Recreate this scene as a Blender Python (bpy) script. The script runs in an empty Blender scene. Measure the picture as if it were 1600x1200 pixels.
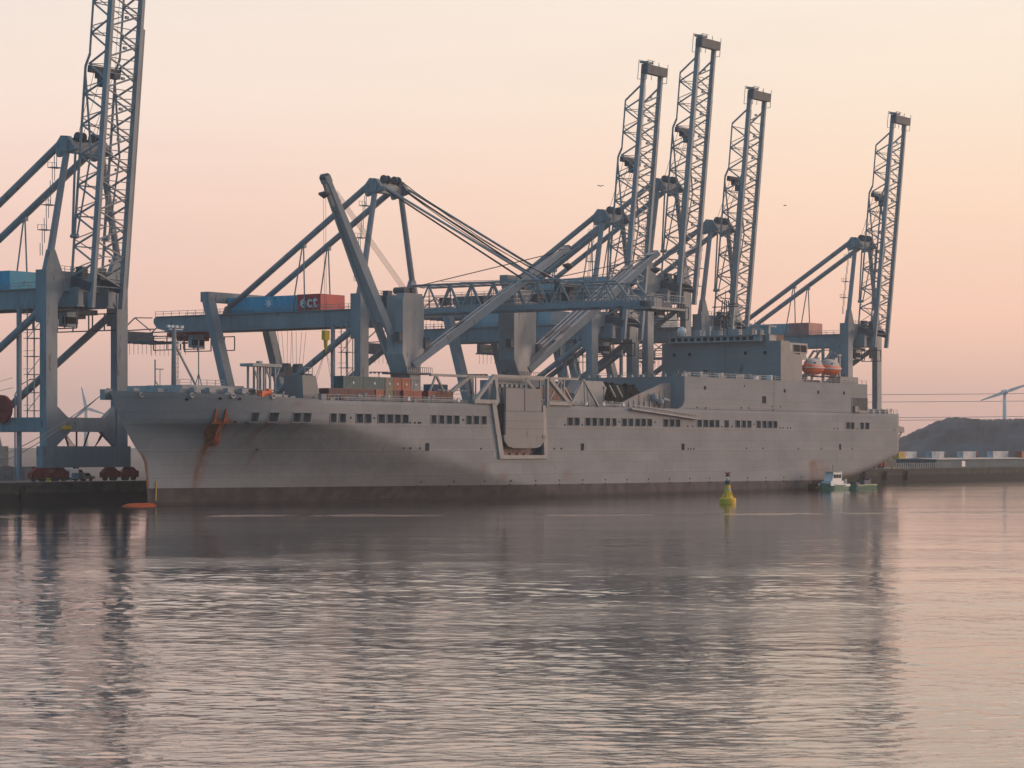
import bpy, math, random
from mathutils import Vector, Matrix
R = random.Random(7)
C = bpy.context.scene.collection
sc = bpy.context.scene

# ------------------------------------------------------------------ camera, world, sun, exposure
F_PX, HC = 3900.0, 10.5
cam = bpy.data.cameras.new('camera'); co = bpy.data.objects.new('camera', cam); C.objects.link(co)
co.location = (0, 0, HC); co.rotation_euler = (math.radians(90), 0, 0)
cam.sensor_width = 36; cam.lens = 36 * F_PX / 1600; cam.shift_y = 98 / 1600
cam.clip_start = 1; cam.clip_end = 20000
sc.camera = co
sc.view_settings.view_transform = 'Standard'; sc.view_settings.look = 'None'
sc.view_settings.exposure = 0.06; sc.view_settings.gamma = 1; sc.view_settings.use_curve_mapping = False
sc.cycles.max_bounces = 6; sc.cycles.volume_bounces = 0
sc.cycles.use_denoising = True

def lin(c):
    return tuple(((v / 255) / 12.92 if v / 255 <= 0.04045 else ((v / 255 + 0.055) / 1.055) ** 2.4) for v in c)

world = bpy.data.worlds.new('World'); sc.world = world; world.use_nodes = True
nt = world.node_tree; N = nt.nodes; L = nt.links
for nd in list(N): N.remove(nd)
out = N.new('ShaderNodeOutputWorld'); bg = N.new('ShaderNodeBackground')
tc = N.new('ShaderNodeTexCoord'); sep = N.new('ShaderNodeSeparateXYZ'); L.new(tc.outputs['Generated'], sep.inputs[0])
def mth(op, a, b=None, c=None, nodes=None, links=None):
    nodes = nodes or N; links = links or L
    m = nodes.new('ShaderNodeMath'); m.operation = op
    for i, v in enumerate((a, b, c)):
        if v is None: continue
        if isinstance(v, (int, float)): m.inputs[i].default_value = v
        else: links.new(v, m.inputs[i])
    return m.outputs[0]
# elevation 0..1 (compressed so the first ten degrees keep their detail), azimuth factor towards the afterglow
zc = mth('MAXIMUM', sep.outputs['Z'], 0.0)
el = mth('POWER', zc, 0.5)
hx = mth('POWER', mth('ADD', mth('MULTIPLY', sep.outputs['X'], sep.outputs['X']), mth('MULTIPLY', sep.outputs['Y'], sep.outputs['Y'])), 0.5)
GLOW = math.radians(70)   # clockwise from the view direction
az = mth('DIVIDE', mth('ADD', mth('MULTIPLY', sep.outputs['X'], math.sin(GLOW)), mth('MULTIPLY', sep.outputs['Y'], math.cos(GLOW))), mth('MAXIMUM', hx, 0.001))
def ramp(stops, fac):
    r = N.new('ShaderNodeValToRGB'); r.color_ramp.interpolation = 'EASE'
    e = r.color_ramp.elements
    while len(e) > 1: e.remove(e[-1])
    first = True
    for deg, col in stops:
        p = math.sin(math.radians(deg)) ** 0.5
        k = col[3] if len(col) > 3 else 1.0
        c = tuple(v * k for v in lin(col[:3])) + (1,)
        if first: e[0].position = p; e[0].color = c; first = False
        else:
            x = e.new(p); x.color = c
    r.color_ramp.interpolation = 'LINEAR'
    L.new(fac, r.inputs[0]); return r.outputs[0]
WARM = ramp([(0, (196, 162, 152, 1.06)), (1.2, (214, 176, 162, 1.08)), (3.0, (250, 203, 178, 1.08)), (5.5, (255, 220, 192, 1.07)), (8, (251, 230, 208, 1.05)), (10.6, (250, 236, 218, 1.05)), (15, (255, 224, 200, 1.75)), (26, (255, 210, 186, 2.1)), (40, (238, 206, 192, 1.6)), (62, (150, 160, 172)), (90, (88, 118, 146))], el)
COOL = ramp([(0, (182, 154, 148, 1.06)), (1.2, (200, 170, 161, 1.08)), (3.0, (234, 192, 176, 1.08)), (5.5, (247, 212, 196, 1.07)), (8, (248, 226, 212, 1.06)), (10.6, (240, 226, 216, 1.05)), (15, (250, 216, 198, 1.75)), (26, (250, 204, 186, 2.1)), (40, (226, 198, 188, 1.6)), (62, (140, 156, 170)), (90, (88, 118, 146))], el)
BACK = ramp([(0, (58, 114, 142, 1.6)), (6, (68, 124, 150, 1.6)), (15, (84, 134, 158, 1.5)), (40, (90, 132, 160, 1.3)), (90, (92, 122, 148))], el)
HOT = ramp([(0, (255, 188, 140, 1.15)), (6, (255, 214, 170, 1.3)), (15, (255, 226, 190, 1.1)), (40, (190, 190, 195)), (90, (110, 130, 155))], el)
def mixc(f, a, b, nodes=None, links=None):
    nodes = nodes or N; links = links or L
    m = nodes.new('ShaderNodeMix'); m.data_type = 'RGBA'
    if isinstance(f, (int, float)): m.inputs[0].default_value = f
    else: links.new(f, m.inputs[0])
    for i, v in ((6, a), (7, b)):
        if isinstance(v, tuple): m.inputs[i].default_value = v if len(v) == 4 else v + (1,)
        else: links.new(v, m.inputs[i])
    return m.outputs[2]
def mrange(v, a, b, nodes=None, links=None, t0=0, t1=1):
    nodes = nodes or N; links = links or L
    m = nodes.new('ShaderNodeMapRange'); m.clamp = True; m.interpolation_type = 'SMOOTHSTEP'
    links.new(v, m.inputs[0]); m.inputs[1].default_value = a; m.inputs[2].default_value = b
    m.inputs[3].default_value = t0; m.inputs[4].default_value = t1
    return m.outputs[0]
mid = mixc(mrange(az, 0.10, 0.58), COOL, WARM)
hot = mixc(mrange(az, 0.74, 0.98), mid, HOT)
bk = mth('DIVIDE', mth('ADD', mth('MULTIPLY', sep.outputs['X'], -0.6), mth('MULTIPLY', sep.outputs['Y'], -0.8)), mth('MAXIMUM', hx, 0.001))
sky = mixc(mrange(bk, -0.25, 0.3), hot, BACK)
# faint uneven haze layers, stretched along the horizon
wm = N.new('ShaderNodeMapping'); L.new(tc.outputs['Generated'], wm.inputs[0]); wm.inputs['Scale'].default_value = (2.2, 2.2, 16)
wn = N.new('ShaderNodeTexNoise'); wn.inputs['Scale'].default_value = 1.6; wn.inputs['Detail'].default_value = 4; L.new(wm.outputs[0], wn.inputs[0])
sky = mixc(mrange(wn.outputs['Fac'], 0.45, 0.75, None, None, 0, 0.22), sky, mixc(0.5, sky, lin((214, 186, 184)) + (1,)))
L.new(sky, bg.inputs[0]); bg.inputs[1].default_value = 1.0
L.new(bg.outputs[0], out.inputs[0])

sun = bpy.data.lights.new('sun', 'SUN'); so = bpy.data.objects.new('sun', sun); C.objects.link(so)
sun.energy = 1.5; sun.angle = math.radians(20); sun.color = (1.0, 0.68, 0.52)
sdir = Vector((math.sin(math.radians(66)), math.cos(math.radians(66)), math.tan(math.radians(4)))).normalized()
so.rotation_euler = sdir.to_track_quat('Z', 'Y').to_euler()

# ------------------------------------------------------------------ port frame: s along the quay, q away from the water, z up
U = Vector((0.57106, 0.82091, 0)); NV = Vector((-0.82091, 0.57106, 0)); P0 = Vector((-55.8668, 435.7610, 0))
RZ = math.atan2(U.y, U.x)
def W(s, q, z=0): return P0 + U * s + NV * q + Vector((0, 0, z))

# ------------------------------------------------------------------ mesh helpers
class MB:
    def __init__(self, off=(0, 0, 0)): self.v = []; self.f = []; self.o = Vector(off); self.m = []
    def add(self, vs, fs, mi=0):
        n = len(self.v); self.v += [Vector(p) - self.o for p in vs]; self.f += [tuple(i + n for i in f) for f in fs]; self.m += [mi] * len(fs)
    def box(self, x0, x1, y0, y1, z0, z1, mi=0):
        self.add([(x0, y0, z0), (x1, y0, z0), (x1, y1, z0), (x0, y1, z0), (x0, y0, z1), (x1, y0, z1), (x1, y1, z1), (x0, y1, z1)],
                 [(0, 3, 2, 1), (4, 5, 6, 7), (0, 1, 5, 4), (1, 2, 6, 5), (2, 3, 7, 6), (3, 0, 4, 7)], mi)
    def cbox(self, c, sx, sy, sz, mi=0):
        self.box(c[0] - sx / 2, c[0] + sx / 2, c[1] - sy / 2, c[1] + sy / 2, c[2] - sz / 2, c[2] + sz / 2, mi)
    def beam(self, a, b, w, h=None, up=(0, 0, 1), w2=None, h2=None, mi=0):
        # w across (perpendicular to up and the axis), h along up
        a = Vector(a); b = Vector(b); d = (b - a).normalized(); up = Vector(up)
        if abs(d.dot(up)) > 0.98: up = Vector((1, 0, 0)) if abs(d.x) < 0.9 else Vector((0, 1, 0))
        s = d.cross(up).normalized(); t = s.cross(d).normalized()
        h = h or w; w2 = w2 or w; h2 = h2 or h
        vs = [a + s * x * w / 2 + t * y * h / 2 for x, y in ((-1, -1), (1, -1), (1, 1), (-1, 1))] + \
             [b + s * x * w2 / 2 + t * y * h2 / 2 for x, y in ((-1, -1), (1, -1), (1, 1), (-1, 1))]
        self.add(vs, [(3, 2, 1, 0), (4, 5, 6, 7), (0, 1, 5, 4), (1, 2, 6, 5), (2, 3, 7, 6), (3, 0, 4, 7)], mi)
    def tube(self, a, b, r, n=6, r2=None, mi=0, caps=True):
        a = Vector(a); b = Vector(b); d = (b - a).normalized()
        up = Vector((0, 0, 1)) if abs(d.z) < 0.95 else Vector((1, 0, 0))
        s = d.cross(up).normalized(); t = s.cross(d); r2 = r if r2 is None else r2
        vs = [a + (s * math.cos(2 * math.pi * i / n) + t * math.sin(2 * math.pi * i / n)) * r for i in range(n)] + \
             [b + (s * math.cos(2 * math.pi * i / n) + t * math.sin(2 * math.pi * i / n)) * r2 for i in range(n)]
        fs = [(i, (i + 1) % n, n + (i + 1) % n, n + i) for i in range(n)]
        if caps: fs += [tuple(range(n - 1, -1, -1)), tuple(range(n, 2 * n))]
        self.add(vs, fs, mi)
    def path(self, pts, r, n=5, mi=0):
        for a, b in zip(pts[:-1], pts[1:]): self.tube(a, b, r, n, mi=mi)
    def prism(self, poly, axis, a, b, mi=0):
        # poly of 2D points extruded along axis ('x','y','z') from a to b
        def P(p, t): return {'x': (t, p[0], p[1]), 'y': (p[0], t, p[1]), 'z': (p[0], p[1], t)}[axis]
        n = len(poly)
        self.add([P(p, a) for p in poly] + [P(p, b) for p in poly],
                 [tuple(range(n - 1, -1, -1)), tuple(range(n, 2 * n))] + [(i, (i + 1) % n, n + (i + 1) % n, n + i) for i in range(n)], mi)
    def lathe(self, prof, c, n=14, mi=0, sy=1.0):
        vs = []; fs = []
        for r, z in prof:
            for i in range(n):
                a = 2 * math.pi * i / n; vs.append((c[0] + r * math.cos(a), c[1] + r * math.sin(a) * sy, c[2] + z))
        for k in range(len(prof) - 1):
            for i in range(n):
                j = (i + 1) % n; fs.append((k * n + i, k * n + j, (k + 1) * n + j, (k + 1) * n + i))
        fs.append(tuple(range(n - 1, -1, -1))); fs.append(tuple((len(prof) - 1) * n + i for i in range(n)))
        self.add(vs, fs, mi)
    def build(self, name, mats, parent=None, smooth=False):
        me = bpy.data.meshes.new(name); me.from_pydata([tuple(p) for p in self.v], [], self.f); me.update()
        if not isinstance(mats, (list, tuple)): mats = [mats]
        for m in mats: me.materials.append(m)
        if len(mats) > 1:
            for p, i in zip(me.polygons, self.m): p.material_index = i
        if smooth:
            for p in me.polygons: p.use_smooth = True
        o = bpy.data.objects.new(name, me); C.objects.link(o)
        if parent is not None: o.parent = parent
        return o
def root(name, loc, label, cat, group=None, rz=None):
    o = bpy.data.objects.new(name, None); C.objects.link(o); o.location = loc; o.rotation_euler = (0, 0, RZ if rz is None else rz)
    o.empty_display_size = 1
    tag(o, label, cat, group); return o
def tag(o, label=None, cat=None, group=None, kind=None):
    if label: o['label'] = label
    if cat: o['category'] = cat
    if group: o['group'] = group
    if kind: o['kind'] = kind
    return o

# ------------------------------------------------------------------ materials
def mat(name, col, rough=0.6, var=0.18, scale=0.25, metal=0.0, rust=0.0, streak=0.0, spec=0.22):
    m = bpy.data.materials.new(name); m.use_nodes = True; n = m.node_tree.nodes; l = m.node_tree.links
    p = n['Principled BSDF']; p.inputs['Roughness'].default_value = rough; p.inputs['Metallic'].default_value = metal
    p.inputs['Specular IOR Level'].default_value = spec
    t = n.new('ShaderNodeTexCoord'); mp = n.new('ShaderNodeMapping'); l.new(t.outputs['Object'], mp.inputs[0])
    mp.inputs['Scale'].default_value = (1, 1, 0.35)
    ns = n.new('ShaderNodeTexNoise'); ns.inputs['Scale'].default_value = scale; ns.inputs['Detail'].default_value = 6; ns.inputs['Roughness'].default_value = 0.65
    l.new(mp.outputs[0], ns.inputs[0])
    f = mrange(ns.outputs['Fac'], 0.3, 0.7, n, l)
    c = mixc(f, tuple(v * (1 - var) for v in col), tuple(min(1, v * (1 + var)) for v in col), n, l)
    if rust > 0:
        n2 = n.new('ShaderNodeTexNoise'); n2.inputs['Scale'].default_value = scale * 3.3; n2.inputs['Detail'].default_value = 8; l.new(mp.outputs[0], n2.inputs[0])
        g = mrange(n2.outputs['Fac'], 0.62 - rust * 0.1, 0.75, n, l, 0, 0.85)
        c = mixc(g, c, (0.11, 0.05, 0.03), n, l)
    l.new(c, p.inputs['Base Color'])
    return m
M = {}
M['crane'] = mat('crane_blue_grey', (0.25, 0.285, 0.31), 0.5, 0.16, 0.2, rust=0.22)
M['crane_dark'] = mat('crane_dark_steel', (0.10, 0.12, 0.14), 0.6, 0.2, 0.5)
M['lattice'] = mat('lattice_steel', (0.30, 0.33, 0.35), 0.5, 0.12, 0.4)
M['rope'] = mat('wire_rope', (0.07, 0.07, 0.075), 0.6)
M['house_blue'] = mat('machinery_blue', (0.06, 0.38, 0.56), 0.45, 0.12, 0.3, rust=0.1)
M['house_red'] = mat('machinery_red', (0.55, 0.05, 0.045), 0.45, 0.12, 0.3)
M['house_pale'] = mat('machinery_pale', (0.36, 0.45, 0.5), 0.5, 0.1, 0.3)
M['house_faded'] = mat('machinery_faded_red', (0.5, 0.2, 0.17), 0.5, 0.12, 0.3)
M['white'] = mat('white_paint', (0.75, 0.75, 0.73), 0.5, 0.06)
M['bogie'] = mat('bogie_red', (0.28, 0.035, 0.03), 0.55, 0.25, 1.2, rust=0.4)
M['yellow'] = mat('yellow_paint', (0.62, 0.42, 0.03), 0.5, 0.12, 0.8, rust=0.1)
M['black'] = mat('black_rubber', (0.02, 0.02, 0.022), 0.8)
M['glass'] = mat('dark_glass', (0.018, 0.022, 0.027), 0.6, 0.1, spec=0.03)
M['ship'] = mat('ship_grey', (0.27, 0.265, 0.265), 0.55, 0.07, 0.12, rust=0.1)
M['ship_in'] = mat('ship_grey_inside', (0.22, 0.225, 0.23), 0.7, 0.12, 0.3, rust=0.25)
M['deck'] = mat('ship_deck', (0.11, 0.12, 0.125), 0.8, 0.25, 0.4, rust=0.3)
M['deckcrane'] = mat('deck_crane_grey', (0.34, 0.355, 0.365), 0.5, 0.14, 0.25, rust=0.1)
M['rust'] = mat('rusty_plate', (0.36, 0.10, 0.045), 0.85, 0.35, 1.0)
M['orange'] = mat('lifeboat_orange', (0.8, 0.17, 0.06), 0.4, 0.08, 0.8)
M['concrete'] = mat('apron_concrete', (0.17, 0.165, 0.155), 0.9, 0.2, 0.05)
M['hill'] = mat('hill_scrub', (0.035, 0.072, 0.095), 1.0, 0.5, 0.06)
M['turbine'] = mat('turbine_white', (0.75, 0.75, 0.74), 0.5, 0.04)

def hull_material():
    m = bpy.data.materials.new('hull_paint'); m.use_nodes = True; n = m.node_tree.nodes; l = m.node_tree.links
    p = n['Principled BSDF']; p.inputs['Roughness'].default_value = 0.7; p.inputs['Specular IOR Level'].default_value = 0.15
    t = n.new('ShaderNodeTexCoord'); s = n.new('ShaderNodeSeparateXYZ'); l.new(t.outputs['Object'], s.inputs[0])
    mp = n.new('ShaderNodeMapping'); l.new(t.outputs['Object'], mp.inputs[0]); mp.inputs['Scale'].default_value = (1, 1, 1.6)
    ns = n.new('ShaderNodeTexNoise'); ns.inputs['Scale'].default_value = 0.09; ns.inputs['Detail'].default_value = 8; ns.inputs['Roughness'].default_value = 0.6; l.new(mp.outputs[0], ns.inputs[0])
    c = mixc(mrange(ns.outputs['Fac'], 0.3, 0.7, n, l), (0.31, 0.312, 0.318), (0.37, 0.372, 0.378), n, l)
    # repainted plate patches in plating strakes
    br = n.new('ShaderNodeTexBrick'); cb = n.new('ShaderNodeCombineXYZ'); l.new(s.outputs[0], cb.inputs[0]); l.new(s.outputs[2], cb.inputs[1]); l.new(cb.outputs[0], br.inputs[0])
    br.inputs['Scale'].default_value = 1; br.inputs['Brick Width'].default_value = 12; br.inputs['Row Height'].default_value = 2.4; br.inputs['Mortar Size'].default_value = 0.045
    br.inputs['Color1'].default_value = (1, 1, 1, 1); br.inputs['Color2'].default_value = (0.9, 0.905, 0.91, 1); br.inputs['Mortar'].default_value = (0.80, 0.77, 0.74, 1)
    mul = n.new('ShaderNodeMix'); mul.data_type = 'RGBA'; mul.blend_type = 'MULTIPLY'; mul.inputs[0].default_value = 1.0; l.new(c, mul.inputs[6]); l.new(br.outputs[0], mul.inputs[7]); c = mul.outputs[2]
    for zl_, k_ in ((9.9, 0.22), (19.95, 0.2), (5.1, 0.12), (14.85, 0.18)):
        dd = mth('ABSOLUTE', mth('SUBTRACT', s.outputs[2], zl_, nodes=n, links=l), nodes=n, links=l)
        c = mixc(mrange(dd, 0.12, 0.04, n, l, 0, k_ * 2), c, (0.5, 0.46, 0.42), n, l)
    # thin vertical run marks
    mp2 = n.new('ShaderNodeMapping'); l.new(t.outputs['Object'], mp2.inputs[0]); mp2.inputs['Scale'].default_value = (1.1, 0.3, 0.07)
    n2 = n.new('ShaderNodeTexNoise'); n2.inputs['Scale'].default_value = 0.9; n2.inputs['Detail'].default_value = 5; l.new(mp2.outputs[0], n2.inputs[0])
    c = mixc(mrange(n2.outputs['Fac'], 0.62, 0.82, n, l, 0, 0.35), c, (0.24, 0.14, 0.09), n, l)
    n3 = n.new('ShaderNodeTexNoise'); n3.inputs['Scale'].default_value = 0.35; n3.inputs['Detail'].default_value = 7; l.new(t.outputs['Object'], n3.inputs[0])
    c = mixc(mrange(n3.outputs['Fac'], 0.64, 0.76, n, l, 0, 0.3), c, (0.33, 0.22, 0.13), n, l)
    a = n.new('ShaderNodeAttribute'); a.attribute_name = 'rust'
    n4 = n.new('ShaderNodeTexNoise'); n4.inputs['Scale'].default_value = 1.3; n4.inputs['Detail'].default_value = 6
    mp4 = n.new('ShaderNodeMapping'); l.new(t.outputs['Object'], mp4.inputs[0]); mp4.inputs['Scale'].default_value = (1, 1, 0.3); l.new(mp4.outputs[0], n4.inputs[0])
    rf = mth('MULTIPLY', a.outputs['Fac'], mrange(n4.outputs['Fac'], 0.2, 0.55, n, l), nodes=n, links=l)
    c = mixc(rf, c, (0.26, 0.085, 0.035), n, l)
    # boot topping: darker antifouling band with waterline grime
    lim = mth('ADD', mth('SUBTRACT', s.outputs[2], 3.0, nodes=n, links=l), mth('MULTIPLY', s.outputs[0], 0.0038, nodes=n, links=l), nodes=n, links=l)
    isb = mrange(lim, 0.05, -0.05, n, l)
    bc = mixc(mrange(n3.outputs['Fac'], 0.4, 0.65, n, l), (0.078, 0.07, 0.074), (0.125, 0.105, 0.10), n, l)
    bc2 = mixc(mrange(s.outputs[2], 0.6, 0.1, n, l, 0, 0.6), bc, (0.03, 0.032, 0.03), n, l)
    c = mixc(isb, c, bc2, n, l)
    l.new(c, p.inputs['Base Color'])
    bmp = n.new('ShaderNodeBump'); bmp.inputs['Strength'].default_value = 0.7; bmp.inputs['Distance'].default_value = 0.12
    l.new(ns.outputs['Fac'], bmp.inputs['Height'])
    n5 = n.new('ShaderNodeTexNoise'); n5.inputs['Scale'].default_value = 0.5; n5.inputs['Detail'].default_value = 3; l.new(t.outputs['Object'], n5.inputs[0]); l.new(n5.outputs['Fac'], bmp.inputs['Height'])
    l.new(bmp.outputs[0], p.inputs['Normal'])
    return m
M['hull'] = hull_material()

def container_mat(name, col):
    m = bpy.data.materials.new(name); m.use_nodes = True; n = m.node_tree.nodes; l = m.node_tree.links
    p = n['Principled BSDF']; p.inputs['Roughness'].default_value = 0.55
    t = n.new('ShaderNodeTexCoord')
    ns = n.new('ShaderNodeTexNoise'); ns.inputs['Scale'].default_value = 0.8; ns.inputs['Detail'].default_value = 7; l.new(t.outputs['Object'], ns.inputs[0])
    c = mixc(mrange(ns.outputs['Fac'], 0.3, 0.7, n, l), tuple(v * 0.75 for v in col), tuple(v * 1.2 for v in col), n, l)
    c = mixc(mrange(ns.outputs['Fac'], 0.66, 0.74, n, l, 0, 0.7), c, (0.12, 0.055, 0.03), n, l)
    l.new(c, p.inputs['Base Color']); return m

# ------------------------------------------------------------------ SETTING: water, ground, quay, hill
def water_material():
    m = bpy.data.materials.new('harbour_water'); m.use_nodes = True; n = m.node_tree.nodes; l = m.node_tree.links
    p = n['Principled BSDF']; p.inputs['Base Color'].default_value = (0.018, 0.026, 0.032, 1); p.inputs['IOR'].default_value = 1.58
    t = n.new('ShaderNodeTexCoord')
    def noise(scale, det, sx=1.0, sy=1.0, rot=0.0, rg=0.5):
        mp = n.new('ShaderNodeMapping'); l.new(t.outputs['Object'], mp.inputs[0]); mp.inputs['Scale'].default_value = (sx, sy, 1); mp.inputs['Rotation'].default_value = (0, 0, rot)
        a = n.new('ShaderNodeTexNoise'); a.inputs['Scale'].default_value = scale; a.inputs['Detail'].default_value = det; a.inputs['Roughness'].default_value = rg; l.new(mp.outputs[0], a.inputs[0]); return a.outputs['Fac']
    sp = n.new('ShaderNodeSeparateXYZ'); l.new(t.outputs['Object'], sp.inputs[0])
    # fine wind ripple only; the waves themselves are modelled in the mesh
    sp = n.new('ShaderNodeSeparateXYZ'); l.new(t.outputs['Object'], sp.inputs[0])
    patch = mrange(noise(0.02, 3, 1, 2.2, 0.1), 0.4, 0.62, n, l, 0.35, 1.2)
    lee = mrange(sp.outputs[1], 220, 330, n, l, 1.0, 0.35)
    l.new(mrange(sp.outputs[1], 110, 330, n, l, 0.02, 0.08), p.inputs['Roughness'])
    wob = mth('MULTIPLY', mth('SUBTRACT', noise(0.02, 3), 0.5, nodes=n, links=l), 9.0, nodes=n, links=l)
    ln = mth('ADD', mth('SUBTRACT', sp.outputs[1], mth('ADD', mth('MULTIPLY', sp.outputs[0], 0.12, nodes=n, links=l), 385.0, nodes=n, links=l), nodes=n, links=l), wob, nodes=n, links=l)
    band = mrange(mth('ABSOLUTE', ln, nodes=n, links=l), 9.0, 1.0, n, l, 0, 1)
    brk = mrange(noise(0.06, 5, 1, 0.25), 0.42, 0.60, n, l)
    amp = mth('ADD', mth('MULTIPLY', patch, lee, nodes=n, links=l), mth('MULTIPLY', mth('MULTIPLY', band, brk, nodes=n, links=l), 10.0, nodes=n, links=l), nodes=n, links=l)
    h = mth('ADD', mth('MULTIPLY', noise(2.6, 3, 0.6, 1.0, 0.1), 0.5, nodes=n, links=l), mth('MULTIPLY', noise(0.5, 2, 0.5, 1.0, 0.02), 0.4, nodes=n, links=l), nodes=n, links=l)
    h = mth('MULTIPLY', h, amp, nodes=n, links=l)
    b = n.new('ShaderNodeBump'); b.inputs['Strength'].default_value = 1.0; b.inputs['Distance'].default_value = 0.06; l.new(h, b.inputs['Height'])
    l.new(b.outputs[0], p.inputs['Normal'])
    return m
import numpy as np
def build_water():
    rs = np.random.RandomState(4)
    ys = [74.0]
    while ys[-1] < 436: ys.append(ys[-1] + 0.125 + 0.9 * (max(0, ys[-1] - 80) / 350) ** 1.6)
    ys = np.array(ys); nc = 720
    fx = np.linspace(-1, 1, nc)
    half = 30 + ys * 0.215
    X = fx[None, :] * half[:, None]; Y = np.repeat(ys[:, None], nc, 1)
    # gentle domain warp so wave trains bend and break up
    Xw = X + 1.5 * np.sin(Y * 0.11 + X * 0.03) + 0.8 * np.sin(X * 0.17 - Y * 0.05); Yw = Y + 1.3 * np.sin(X * 0.09 + 1.3) + 0.7 * np.sin(X * 0.23 + Y * 0.13)
    Zw = np.zeros_like(X)
    for i in range(100):
        lam = 0.36 * (4.2 / 0.36) ** rs.rand() if i < 90 else 7 + 14 * rs.rand()
        th = rs.normal(1.35, 0.75); k = 2 * math.pi / lam
        ph = rs.rand() * 6.28
        slope = 0.0108 * (1.2 if lam < 1.4 else 0.75 if lam < 4 else 0.4)
        g_ = 0.5 + 0.5 * np.sin(X * 0.05 * rs.rand() + Y * 0.06 * rs.rand() + rs.rand() * 6.28)
        # fade the short waves where the mesh gets too coarse for them
        dy = 0.125 + 0.9 * (np.maximum(0, Y - 80) / 350) ** 1.6; dx = 2 * (30 + Y * 0.215) / nc
        res = np.clip((lam / np.maximum(dy, dx) - 2.6) / 2.0, 0, 1)
        Zw += slope / k * (0.35 + 1.1 * g_) * res * np.sin(k * (np.cos(th) * Xw + np.sin(th) * Yw) + ph)
    patch = 0.85 + 0.35 * np.sin(X * 0.035 + Y * 0.021 + 1) * np.sin(Y * 0.045 - X * 0.012 + 2)
    t = np.clip((Y + 0.18 * X - 165) / 190, 0, 1); lee = 1 - 0.80 * t * t * (3 - 2 * t)
    Zw *= WAVE * patch * lee
    e = np.minimum(1, np.minimum((1 - np.abs(fx))[None, :] * 14, np.minimum((Y - 74) / 3, (436 - Y) / 4)))
    e = np.clip(e, 0, 1); Zw = Zw * e - 0.30 * (1 - e)
    V = np.stack([X, Y, Zw], -1).reshape(-1, 3)
    nr = len(ys); idx = np.arange(nr * nc).reshape(nr, nc)
    F_ = np.stack([idx[:-1, :-1], idx[:-1, 1:], idx[1:, 1:], idx[1:, :-1]], -1).reshape(-1, 4)
    base = np.array([(-9000, -3000, -0.22), (9000, -3000, -0.22), (9000, 9000, -0.22), (-9000, 9000, -0.22)])
    V = np.concatenate([V, base]); F_ = np.concatenate([F_, [[nr * nc, nr * nc + 1, nr * nc + 2, nr * nc + 3]]])
    me = bpy.data.meshes.new('water'); me.vertices.add(len(V)); me.vertices.foreach_set('co', V.ravel())
    me.loops.add(F_.size); me.loops.foreach_set('vertex_index', F_.ravel().astype(np.int32))
    me.polygons.add(len(F_)); me.polygons.foreach_set('loop_start', np.arange(0, F_.size, 4, dtype=np.int32)); me.polygons.foreach_set('loop_total', np.full(len(F_), 4, dtype=np.int32))
    me.update(calc_edges=True); me.polygons.foreach_set('use_smooth', np.ones(len(F_), dtype=bool)); me.materials.append(water_material())
    o = bpy.data.objects.new('water', me); C.objects.link(o); tag(o, kind='structure')
WAVE = 0.86
build_water()

Q0 = 36.0    # quay face
# ground sheet behind the quay, in port coordinates
gr = MB(); gr.add([tuple(W(-3000, Q0 + 1.5, 3.9)), tuple(W(9000, Q0 + 1.5, 3.9)), tuple(W(9000, 9000, 3.9)), tuple(W(-3000, 9000, 3.9))], [(0, 1, 2, 3)])
tag(gr.build('ground', M['concrete']), kind='structure')
def quay_mat():
    m = bpy.data.materials.new('quay_wall_concrete'); m.use_nodes = True; n = m.node_tree.nodes; l = m.node_tree.links
    p = n['Principled BSDF']; p.inputs['Roughness'].default_value = 0.85
    t = n.new('ShaderNodeTexCoord'); s = n.new('ShaderNodeSeparateXYZ'); l.new(t.outputs['Object'], s.inputs[0])
    ns = n.new('ShaderNodeTexNoise'); ns.inputs['Scale'].default_value = 0.4; ns.inputs['Detail'].default_value = 6; l.new(t.outputs['Object'], ns.inputs[0])
    c = mixc(mrange(ns.outputs['Fac'], 0.3, 0.7, n, l), (0.03, 0.036, 0.034), (0.075, 0.08, 0.06), n, l)
    w = mth('ADD', s.outputs[2], mth('MULTIPLY', ns.outputs['Fac'], 1.2, nodes=n, links=l), nodes=n, links=l)
    c = mixc(mrange(w, 3.0, 2.4, n, l), c, (0.010, 0.014, 0.012), n, l)
    l.new(c, p.inputs['Base Color']); return m
qr = MB()
qr.box(-400, 520, 0, 2.2, -3, 3.35)                 # wall
qr.box(-400, 520, -0.35, 2.0, 3.352, 4.0)           # coping
o = qr.build('quay', quay_mat()); o.location = W(0, Q0); o.rotation_euler = (0, 0, RZ); tag(o, kind='structure')
fm = MB(); fm.box(-0.45, 0.45, -0.55, 0.0, 0.4, 3.2); fm.box(-0.6, 0.6, -0.36, -0.0, 1.0, 1.5); fm.box(-0.6, 0.6, -0.36, 0.0, 2.2, 2.7)
fo = fm.build('quay_fender', M['black'])
for k, s in enumerate([-46, -36, -26, -16, -6, 300, 314, 328, 342, 356]):
    f = fo if k == 0 else fo.copy()
    if k: C.objects.link(f)
    f.location = W(s, Q0 - 0.36); f.rotation_euler = (0, 0, RZ)
    tag(f, 'black rubber fender on the quay wall, ' + ('left of the ship bow' if s < 0 else 'beyond the ship stern'), 'fender', 'rubber fenders on the quay wall')

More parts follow.
